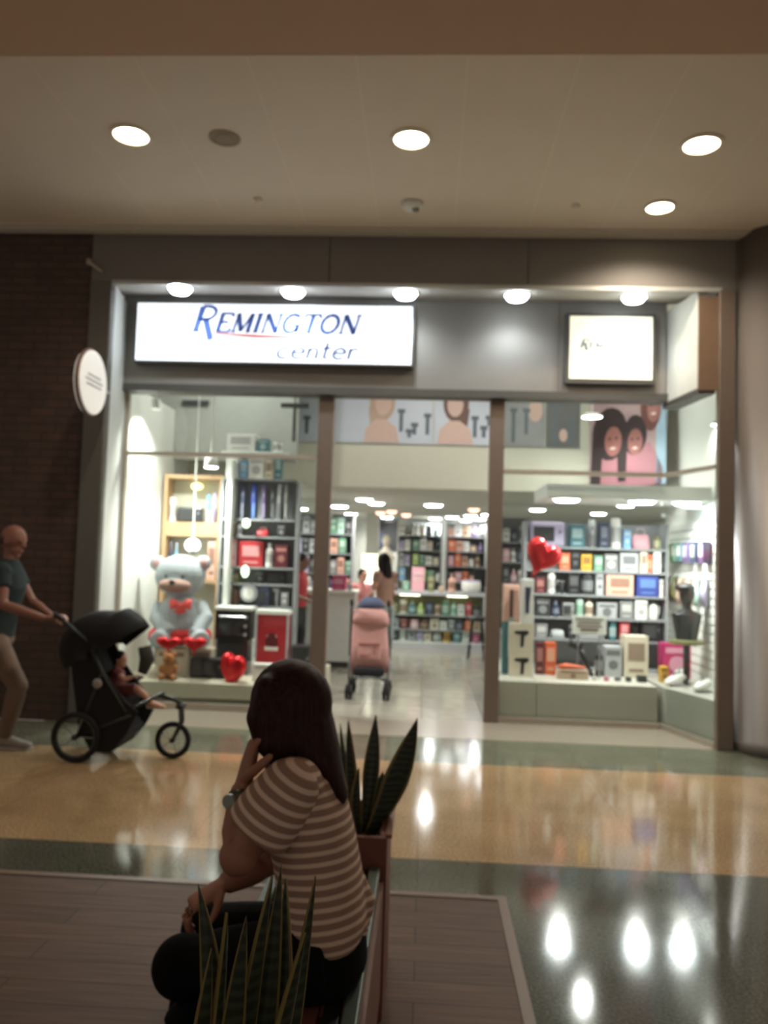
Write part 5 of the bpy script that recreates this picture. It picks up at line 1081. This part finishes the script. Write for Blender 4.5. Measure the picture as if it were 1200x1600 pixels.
# white slab, black oven, red framed box
def sit(x0, x1, yt, yb, Y, d): a, b = at(x0, yb, Y), at(x1, yb, Y); zt = at((x0 + x1) / 2, yt, Y).z; return a.x, b.x, (a.z + b.z) / 2, zt
xa, xb, za, zb_ = sit(335, 390, 948, 1000, 8.45, .3)
t = thing('oven', 'black oven with a white top standing right of the plush bear', 'oven', ((xa + xb) / 2, 8.6, LZ))
MB().span((xa, 8.45, za), (xb, 8.7, zb_ - .04)).build('body', BLACK, t, bevel=.01); MB().span((xa - .01, 8.43, zb_ - .04), (xb + .01, 8.71, zb_)).build('top_plate', WHITE, t, bevel=.01)
MB().span((xa + .04, 8.437, za + .05), (xb - .09, 8.449, zb_ - .13)).build('door', cm('charcoal', .1), t)
MB().cyl((xa + .05, 8.42, zb_ - .105), (xb - .05, 8.42, zb_ - .105), .012).build('handle', CHROME, t)
for k in (.0, .09, .18): MB().cyl((xb - .05, 8.43, za + .06 + k), (xb - .05, 8.45, za + .06 + k), .018).build('knob', cm('silver'), t)
MB().span((xa + .02, 8.48, LZ), (xb - .02, 8.68, za)).build('stand', cm('charcoal'), t)
xa, xb, za, zb_ = sit(397, 449, 954, 1030, 8.4, .2)
t = thing('framed_carton', 'tall red carton with a white appliance picture in a silver frame, left window', 'carton', ((xa + xb) / 2, 8.5, LZ))
MB().span((xa + .015, 8.41, LZ), (xb - .015, 8.6, zb_ - .04)).build('body', cm('red'), t); MB().span((xa, 8.39, zb_ - .04), (xb, 8.6, zb_)).build('lid', WHITE, t)
MB().span((xa, 8.39, za), (xa + .02, 8.42, zb_ - .04)).span((xb - .02, 8.39, za), (xb, 8.42, zb_ - .04)).build('frame', cm('silver'), t)
cxx = (xa + xb) / 2; MB().span((cxx - .07, 8.404, za + .09), (cxx + .07, 8.41, za + .13)).span((cxx - .05, 8.404, za + .22), (cxx + .05, 8.41, za + .25)).build('picture', WHITE, t)
tag(MB().loft([V((cxx, 8.405, za + .13)), V((cxx, 8.405, za + .20)), V((cxx, 8.405, za + .27))], [(.06, .005), (.065, .005), (.03, .005)], ref=(1, 0, 0)).build('picture_print', cm('maroon'), t), 'dark mixer shape printed on the red carton')
def lzbox(x0, x1, yt, Y, kind, col, label, dep=.2, yb=1060):
    a, b = at(x0, yb, Y), at(x1, yb, Y); o = product(kind, col, a.x, b.x, LZ + .0005, at((x0 + x1) / 2, yt, Y).z, Y, dep); tag(o, label, KW[kind]); return o
lzbox(293, 352, 1028, 8.12, 'appliance', 'black', 'long low black appliance on the left window ledge behind the heart balloon', .12)
lzbox(240, 292, 1014, 8.22, 'box', 'cream', 'cream carton supporting the plush bear on the left window ledge', .3)
lzbox(294, 330, 1014, 8.30, 'box', 'cream', 'pale carton supporting the plush bear just behind the long black appliance', .3)
lzbox(452, 484, 1008, 8.35, 'appliance', 'charcoal', 'dark appliance with pale top at the door end of the left window')
lzbox(392, 440, 1038, 8.05, 'box', 'white', 'low bright white carton on the left window ledge by the heart balloon', .12)
c = at(265, 1035, 7.98); t = thing('small_teddy', 'small golden brown plush toy on the left window ledge below the big bear', 'plush toy', (c.x, c.y, LZ))
mb = MB(); k = .09; b0 = V((c.x, 7.98, LZ)); mb.ell(b0 + V((0, 0, .085)), (.07, .06, .085)); mb.ell(b0 + V((0, -.01, .20)), (.065, .06, .06))
for e in (-1, 1): mb.ell(b0 + V((.05 * e, 0, .25)), .025); mb.ell(b0 + V((.06 * e, -.05, .03)), (.03, .05, .03)); mb.ell(b0 + V((.075 * e, -.02, .11)), (.025, .03, .045))
mb.build('body', mat('golden_plush', (168, 112, 70), .95, 0, .1, 80, bump=.4), t, remesh=.007); MB().ell(b0 + V((0, -.07, .19)), .012).build('nose', BLACK, t)
# high boxes above the transom
SHX0, SHX1 = at(348, 705, 8.9).x, at(450, 705, 8.9).x; zz = at(400, 706, 8.9).z
t = thing('high_shelf', 'high white shelf carrying a bright white box above the styling tools', 'shelf', ((SHX0 + SHX1) / 2, 9.1, zz))
MB().span((SHX0, 8.85, zz - .03), (SHX1, 9.29, zz)).build('shelf_board', WHITE, t); MB().span((SHX0 + .1, 9.25, zz - .12), (SHX0 + .13, 9.29, zz - .03)).build('bracket', WHITE, t)
row('high white shelf', 8.88, 0, [(352, 399, 678, 'box', 'white', 'large glowing white box on the high shelf in the left window'), (401, 420, 686, 'box', 'teal'), (424, 440, 690, 'can', 'white')], .24, z=zz)
# wall vents
for (x, y, lab) in ((306, 630, 'long dark vent slot high on the grey wall in the left window'),):
    c = at(x, y, 9.29); t = thing('wall_vent', lab, 'vent', c); MB().box(c, (.34, .02, .07)).build('frame', cm('grey'), t)
    mb = MB()
    for k in range(3): mb.box(c + V((0, -.012, -.02 + .02 * k)), (.31, .006, .010))
    mb.build('slat', cm('charcoal'), t)
c = at(461, 634, 9.0); t = thing('hanging_bracket', 'dark T shaped rail hanging above the left window display', 'rail', c)
MB().box(c, (.32, .05, .05)).build('crossbar', cm('charcoal'), t); e = at(461, 690, 9.0); MB().cyl(c, V((c.x, 9.0, e.z)), .018).build('stem', cm('charcoal'), t); MB().cyl(c, V((c.x, 9.0, 4.25)), .008).build('cord', cm('charcoal'), t)

# ---- mezzanine posters
def poster(name, label, x0, x1, z0, z1, Y, base, prints):
    t = thing(name, label, 'poster', ((x0 + x1) / 2, Y, z0)); MB().span((x0, Y - .012, z0), (x1, Y, z1)).build('sheet', base, t)
    return t
PB = mat('poster_pale_blue', (196, 204, 214), .4, 0, .05, 2); PG = mat('poster_grey', (150, 152, 152), .4, 0, .2, 5); PS = mat('poster_skin', (206, 178, 166), .6); PH = mat('poster_hair', (112, 88, 80), .6); PD = mat('poster_dark', (96, 108, 116), .5)
YP = 9.89; zp0 = 2.95
X = lambda px: at(px, 660, 9.9).x
def flat_poly(t, name, pts, m, dy=.004): MB().prism(pts, 1, YP - .012 - dy, YP - .012).build(name, m, t)
def oval(cx_, cz, rx, rz, n=16): return [(cx_ + rx * math.cos(2 * PI * i / n), cz + rz * math.sin(2 * PI * i / n)) for i in range(n)]
def figure_print(t, xc, flip=1, hair=PH):
    flat_poly(t, 'hair_print', oval(xc, zp0 + .52, .16, .24), hair, .003); flat_poly(t, 'hair_print', [(xc + .05 * flip, zp0 + .5), (xc + .17 * flip, zp0 + .45), (xc + .14 * flip, zp0 + .18), (xc + .04 * flip, zp0 + .16)], hair, .0035)
    flat_poly(t, 'face_print', oval(xc - .01 * flip, zp0 + .50, .10, .15), PS, .006); flat_poly(t, 'shoulder_print', [(xc - .22, zp0 + .01), (xc + .22, zp0 + .01), (xc + .18, zp0 + .2), (xc + .05, zp0 + .3), (xc - .08, zp0 + .3), (xc - .2, zp0 + .18)], PS, .004)
def tools_print(t, xs):
    mb = MB()
    for x, z, h in xs: mb.box((x, YP - .014, zp0 + z), (.045, .005, h)); mb.box((x, YP - .015, zp0 + z + h / 2), (.09, .005, .05))
    mb.build('product_print', PD, t)
t = poster('poster', 'pale blue poster at the left edge of the photo strip above the shop floor', X(455), X(518), zp0, 3.75, YP, PB, 0); tools_print(t, [(X(480), .2, .2)])
t = poster('poster', 'pale blue poster with a fair haired woman just right of the left door post', X(519), X(676), zp0, 3.75, YP, PB, 0); figure_print(t, X(597), -1, mat('poster_fair', (184, 160, 140))); tools_print(t, [(X(627), .28, .26), (X(648), .18, .12), (X(668), .24, .24), (X(640), .12, .08)])
t = poster('poster', 'pale blue poster with a long haired woman and grooming tools above the doorway', X(678), X(768), zp0, 3.75, YP, PB, 0); figure_print(t, X(712), 1); tools_print(t, [(X(742), .22, .24), (X(756), .16, .12), (X(764), .3, .1)])
t = poster('poster', 'dull grey poster of tools just right of the right door post', X(772), X(852), zp0, 3.75, YP, PG, 0); tools_print(t, [(X(802), .25, .4), (X(822), .3, .3)]); flat_poly(t, 'face_print', oval(X(836), zp0 + .45, .09, .14), PS)
t = poster('poster', 'dark grey narrow poster next to the large portrait poster', X(854), X(906), zp0, 3.75, YP, mat('poster_dark_grey', (104, 106, 104), .5, 0, .2, 5), 0); tools_print(t, [(X(866), .25, .5), (X(892), .2, .3)]); flat_poly(t, 'face_print', oval(X(880), zp0 + .15, .05, .08), PS)
# large angled family portrait on the right
P0, P1 = at(922, 700, 9.8), at(1042, 700, 9.0)
dv = V((P1.x - P0.x, P1.y - P0.y, 0)); Lp = dv.length; dv.normalize(); nv = V((dv.y, -dv.x, 0))
zb0, zb1 = 2.44, 3.62
t = thing('poster', 'large pink toned portrait poster of smiling faces hanging over the right display', 'poster', (P0.lerp(P1, .5).x, P0.lerp(P1, .5).y, zb0))
def pp(u, z, d=0.0): c = P0 + dv * u * Lp + nv * d; return V((c.x, c.y, zb0 + z * (zb1 - zb0)))
def pplate(name, poly, m, d):
    n = len(poly); vs = [pp(u, z, 0) for u, z in poly] + [pp(u, z, d) for u, z in poly]
    MB().add(vs, [tuple(range(n - 1, -1, -1)), tuple(range(n, 2 * n))] + [(i, (i + 1) % n, n + (i + 1) % n, n + i) for i in range(n)]).build(name, m, t)
pplate('sheet', [(0, 0), (1, 0), (1, 1), (0, 1)], mat('poster_mauve', (176, 150, 152), .5, 0, .06, 2), .012)
pplate('sky_print', [(.88, 0), (1, 0), (1, 1), (.88, 1)], mat('poster_sky', (160, 190, 210), .5), .015)
pplate('clothes_print', [(.05, 0), (.95, 0), (.97, .15), (.80, .42), (.60, .36), (.3, .3), (.08, .3)], mat('poster_pink_cloth', (176, 122, 132), .6), .015)
PHD = mat('poster_dark_hair', (52, 40, 42), .6); PF = mat('poster_face', (158, 104, 98), .6)
def ov(cx_, cz, rx, rz, n=18): return [(cx_ + rx * math.cos(2 * PI * i / n), cz + rz * math.sin(2 * PI * i / n)) for i in range(n)]
pplate('hair_print', ov(.28, .54, .24, .27), PHD, .017); pplate('hair_print', [(.04, .5), (.2, .6), (.16, .0), (.02, .0)], PHD, .0165); pplate('hair_print', [(.38, .45), (.52, .5), (.50, .05), (.40, .05)], PHD, .0165); pplate('face_print', ov(.33, .46, .115, .15), PF, .02)
pplate('hair_print', ov(.61, .50, .15, .20), PHD, .018); pplate('face_print', ov(.62, .43, .095, .13), PF, .021)
pplate('hair_print', ov(.81, .76, .13, .24), mat('poster_brown_hair', (110, 70, 66), .6), .017); pplate('face_print', ov(.85, .74, .085, .14), PF, .020)
for u, z, k in ((.33, .46, 1), (.62, .43, .85), (.85, .74, .8)):
    for e in (-1, 1): pplate('eye_print', ov(u + .045 * k * e, z + .03, .02 * k, .012, 10), PHD, .0225)
    pplate('mouth_print', ov(u, z - .07 * k, .04 * k, .014, 12), mat('poster_lips', (226, 200, 196), .6), .0225)
mb = MB()
for u in (.1, .9): mb.cyl(pp(u, 1, .006), V((pp(u, 1).x, pp(u, 1).y, 4.25)), .004, seg=8)
mb.build('hanging_wire', CHROME, t)

# ---- shop middle: white counter left, glass showcase right, back shelving
t = thing('counter', 'plain white service counter just inside the left door post', 'counter', (-1.3, 11.4, 0))
xa, xb = at(455, 1000, 11.05).x, at(552, 1000, 11.05).x
MB().span((xa, 11.08, .08), (xb, 11.6, 1.02)).build('body', mat('counter_white', (196, 198, 194), .5), t, bevel=.005); MB().span((xa - .02, 11.05, 1.02), (xb + .02, 11.62, 1.06)).build('worktop', WHITE, t, bevel=.006); MB().span((xa + .03, 11.12, 0), (xb - .03, 11.55, .08)).build('toe_kick', cm('charcoal'), t)
row('white service counter', 11.15, 0, [(496, 512, 912, 'box', 'grey'), (518, 540, 900, 'box', 'magenta'), (541, 551, 908, 'bag', 'silver')], .2, z=1.06)
YK = 13.75
xa, xb = at(606, 960, YK).x, at(757, 960, YK).x
zk = [.13, at(690, 985, YK).z, at(690, 962, YK).z]; zkt = at(690, 925, YK).z
t = thing('glass_showcase', 'long glass fronted showcase counter facing the shop door', 'showcase', ((xa + xb) / 2, 13.95, 0))
MB().span((xa, YK, 0), (xb, YK + .5, .10)).build('base', cm('silver'), t)
MB().span((xa, YK - .03, zkt - .06), (xb, YK + .5, zkt)).build('worktop', cm('silver', .3), t)
for z in zk[1:] : MB().span((xa + .02, YK + .02, z - .015), (xb - .02, YK + .45, z)).build('shelf_board', cm('silver', .3), t)
MB().span((xa, YK + .46, .1), (xb, YK + .5, zkt - .06)).build('back_panel', cm('olive'), t); MB().span((xa, YK, .1), (xa + .02, YK + .5, zkt - .06)).span((xb - .02, YK, .1), (xb, YK + .5, zkt - .06)).build('side_panel', cm('silver'), t)
MB().span((xa + .02, YK - .004, .1), (xb - .02, YK + .002, zkt - .06)).build('front_glass', GLASS, t)
MB().span((xa + .02, YK + .02, .10), (xb - .02, YK + .45, .13)).build('bottom_board', cm('white'), t)
for x in (640, 715): MB().box((at(x, 930, YK).x, YK + .2, zkt - .075), (.35, .06, .02)).build('strip_lamp', mat('strip_glow', (255, 245, 210), .5, emis=3, var=0), t)
random.seed(3)
def fill(desc, Y, z, x0, x1, cols, hpx, kinds=('box', 'bottle', 'jar', 'can'), wpx=(9, 14), dep=.16, pyref=960, step=1.5, above=None):
    items = []; x = x0; k = 0
    f = F_PX / Y
    pyb = None
    while x < x1 - wpx[0]:
        w = random.uniform(*wpx); w = min(w, x1 - x); c = cols[k % len(cols)]; kd = kinds[(k * 2 + (k // 3)) % len(kinds)]
        # convert the height in pixels into a top pixel using the shelf's own height
        pm = at((x + x + w) / 2, pyref, Y); zb = pm.z
        yb = pyref + (zb - z) * f; items.append((x, x + w, yb - random.uniform(*hpx), kd, c)); x += w + step; k += 1
    return row(desc, Y, pyref, items, dep, z=z, above=above)
fill('showcase bottom shelf', YK + .06, .13, xa and 610, 752, ['charcoal', 'white', 'silver', 'lavender', 'cream', 'grey', 'yellow', 'teal', 'white', 'magenta', 'mint'], (15, 19), ('box', 'box', 'jar'), (10, 15), .2, above=zk[1] - .02)
fill('showcase middle shelf', YK + .06, zk[1], 610, 752, ['silver', 'maroon', 'pink', 'brown', 'cream', 'white', 'grey', 'navy', 'orange', 'beige'], (13, 17), ('box', 'jar', 'box'), (10, 15), .2, above=zk[2] - .02)
fill('showcase upper shelf', YK + .06, zk[2], 610, 752, ['olive', 'cream', 'teal', 'lime', 'navy', 'beige', 'green', 'mint', 'white', 'red', 'charcoal'], (16, 23), ('box', 'bottle', 'can'), (9, 13), .2, above=zkt - .1)
row('glass showcase top', YK + .06, 0, [(612, 622, 905, 'jar', 'charcoal'), (628, 640, 909, 'box', 'green'), (642, 663, 886, 'card', 'pink', 'pink card sign standing on top of the glass showcase'), (668, 678, 900, 'box', 'olive'), (684, 696, 912, 'bag', 'beige'), (700, 712, 896, 'bottle', 'peach')], .16, z=zkt)
c = at(736, 908, YK + .17); t = thing('cash_desk_bowl', 'round white tub at the door post end of the glass showcase', 'tub', (c.x, c.y, zkt))
MB().lathe([(.12, 0), (.165, .05), (.17, .16), (.15, .21), (.14, .21), (.155, .15), (.001, .15)], (c.x, c.y, zkt)).build('bowl', cm('white'), t, smooth=True); MB().torus((c.x, c.y, zkt + .2), .15, .014).build('rim', cm('lavender'), t, smooth=True)
c = at(756, 900, YK + .42); t = thing('monitor', 'black till monitor on the showcase behind the round white tub', 'monitor', (c.x, c.y, zkt))
MB().box((c.x, c.y, zkt + .26), (.36, .04, .30)).build('screen', BLACK, t, bevel=.006); MB().cyl((c.x, c.y + .02, zkt), (c.x, c.y + .02, zkt + .15), .025).build('neck', BLACK, t); MB().box((c.x, c.y, zkt + .008), (.2, .15, .016)).build('base', BLACK, t)
# stool
c = at(744, 1030, 12.6); t = thing('stool', 'black stool in front of the showcase, half behind the door post', 'stool', (c.x, 12.6, 0))
MB().lathe([(.15, .60), (.16, .62), (.16, .65), (.14, .67), (.001, .67)], (c.x, 12.6, 0)).build('seat', BLACK, t, smooth=True)
for a in range(4):
    d = V((math.cos(a * PI / 2 + .6), math.sin(a * PI / 2 + .6), 0)); MB().loft([V((c.x, 12.6, .61)) + d * .1, V((c.x, 12.6, 0)) + d * .18], [.014, .012], seg=8).build('leg', BLACK, t)
MB().torus((c.x, 12.6, .25), .155, .008).build('foot_ring', CHROME, t, smooth=True)
# back shelving bays
YB = 16.3
bays = [(622, 641, 'narrow'), (643, 688, 'green'), (699, 757, 'dark')]
for (b0, b1, nm), cols, lab in zip(bays, (['sky blue', 'silver', 'lavender', 'white'], ['mint', 'lime', 'green', 'white', 'cream', 'charcoal'], ['charcoal', 'pink', 'orange', 'peach', 'white', 'beige', 'purple']),
                            ('narrow white shelf bay of pale packs on the far back wall', 'grey shelf bay of green and white packs on the far back wall', 'wide shelf bay with orange and pink packs on the far back wall')):
    xa, xb = at(b0, 860, YB).x, at(b1, 860, YB).x; zs = [.75, 1.10, 1.42, 1.72, 2.02]
    shelf('back_shelf', lab, xa, xb, YB - .02, YB + .35, zs, SHG if nm != 'narrow' else SHW, back=2.3)
    for k, z in enumerate(zs[1:]):
        fill(f'{["second", "third", "fourth", "top"][k]} level of the {nm} back bay', YB, z, b0 + 1, b1, cols[k:] + cols[:k], (14, 20), ('box', 'bottle', 'box', 'bag'), (8, 12), .2, 860, 1, above=(zs + [2.28])[k + 2] - .025)
MB().span((at(688, 860, YB).x + .03, YB, 0), (at(699, 860, YB).x - .03, YB + .3, 2.4)).build('wall_pilaster', WHITE)['kind'] = 'structure'
# dark recess with a blue poster, lit panel, white mannequin
a, b = at(577, 860, 16.9), at(621, 860, 16.9)
t = thing('wall_screen', 'dark framed blue picture on the far back wall left of the shelf bays', 'picture', ((a.x + b.x) / 2, 17.18, 1.7))
MB().span((a.x, 17.15, 1.72), (b.x, 17.2, 2.36)).build('frame', cm('charcoal'), t); MB().span((a.x + .03, 17.145, 1.75), (a.x + .25, 17.152, 2.1)).build('picture', cm('navy'), t)
a, b = at(565, 890, 14.8), at(598, 866, 14.8)
t = thing('lit_panel', 'glowing cream panel behind the long haired woman', 'light panel', ((a.x + b.x) / 2, 14.8, 0))
MB().span((a.x, 14.8, a.z), (b.x, 14.83, b.z)).build('upper_panel', mat('lit_cream', (250, 248, 205), .5, emis=.9, var=0), t); c_, d_ = at(568, 912, 14.8), at(592, 893, 14.8)
MB().span((c_.x, 14.8, c_.z), (d_.x, 14.83, d_.z)).build('lower_panel', mat('lit_white', (245, 250, 235), .5, emis=.9, var=0), t); MB().span((a.x, 14.81, 0), (a.x + .04, 14.85, b.z)).span((b.x - .04, 14.81, 0), (b.x, 14.85, b.z)).build('upright', SHW, t)
c = at(603, 870, 14.4)
t = thing('display_bust', 'pale bust figure standing on a plinth behind the long haired woman', 'bust', (c.x, 14.4, 0))
mb = MB(); mb.loft([V((c.x, 14.4, 1.12)), V((c.x, 14.4, 1.35)), V((c.x, 14.4, 1.55)), V((c.x, 14.4, 1.66)), V((c.x, 14.4, 1.74))], [(.13, .1), (.11, .09), (.16, .1), (.1, .08), (.05, .05)], ref=(1, 0, 0)); mb.ell((c.x, 14.4, 1.85), (.08, .09, .11)); mb.build('figure', cm('cream'), t, remesh=.015)
MB().span((c.x - .17, 14.25, 0), (c.x + .17, 14.55, 1.12)).build('plinth', WHITE, t)
# left interior wall shelving (seen right of the left door post and through the left window)
YW = 12.3
for (b0, b1, cols, nm) in ((458, 500, ['silver', 'grey', 'white', 'lavender', 'charcoal'], 'left wall bay behind the window'), (514, 549, ['charcoal', 'purple', 'grey', 'peach', 'green', 'mint'], 'left wall bay by the door post')):
    xa, xb = at(b0, 860, YW).x, at(b1, 860, YW).x; zs = [.62, .95, 1.27, 1.58, 1.88]
    shelf('wall_shelf', f'grey shelf of packs, {nm}', xa, xb, YW - .02, YW + .3, zs, SHG, back=2.2)
    for k, z in enumerate(zs): fill(f'{["lowest", "second", "third", "fourth", "top"][k]} level, {nm}', YW, z, b0 + 1, b1, cols[k:] + cols[:k], (20, 27), ('box', 'bottle', 'box', 'can'), (9, 13), .18, 860, 1, above=(zs + [2.18])[k + 1] - .025)
# shelves right of the door seen between the post and the cartons
xa, xb = at(784, 860, 12.0).x, at(824, 860, 12.0).x; zs = [.55, .9, 1.22, 1.53, 1.83]
shelf('wall_shelf', 'grey shelf of small packs seen between the right door post and the heart balloon', xa, xb, 11.98, 12.3, zs, SHG, back=2.2)
for k, z in enumerate(zs): fill(f'{["lowest", "second", "third", "fourth", "top"][k]} level beside the heart balloon', 12.0, z, 785, 824, (['silver', 'green', 'charcoal', 'pink', 'white', 'navy'] * 2)[k:k + 6], (20, 27), ('box', 'jar', 'bottle'), (9, 12), .18, 860, 1, above=(zs + [2.18])[k + 1] - .025)

for o in bpy.data.objects:
    for k in ('_off', '_root'):
        if k in o: del o[k]
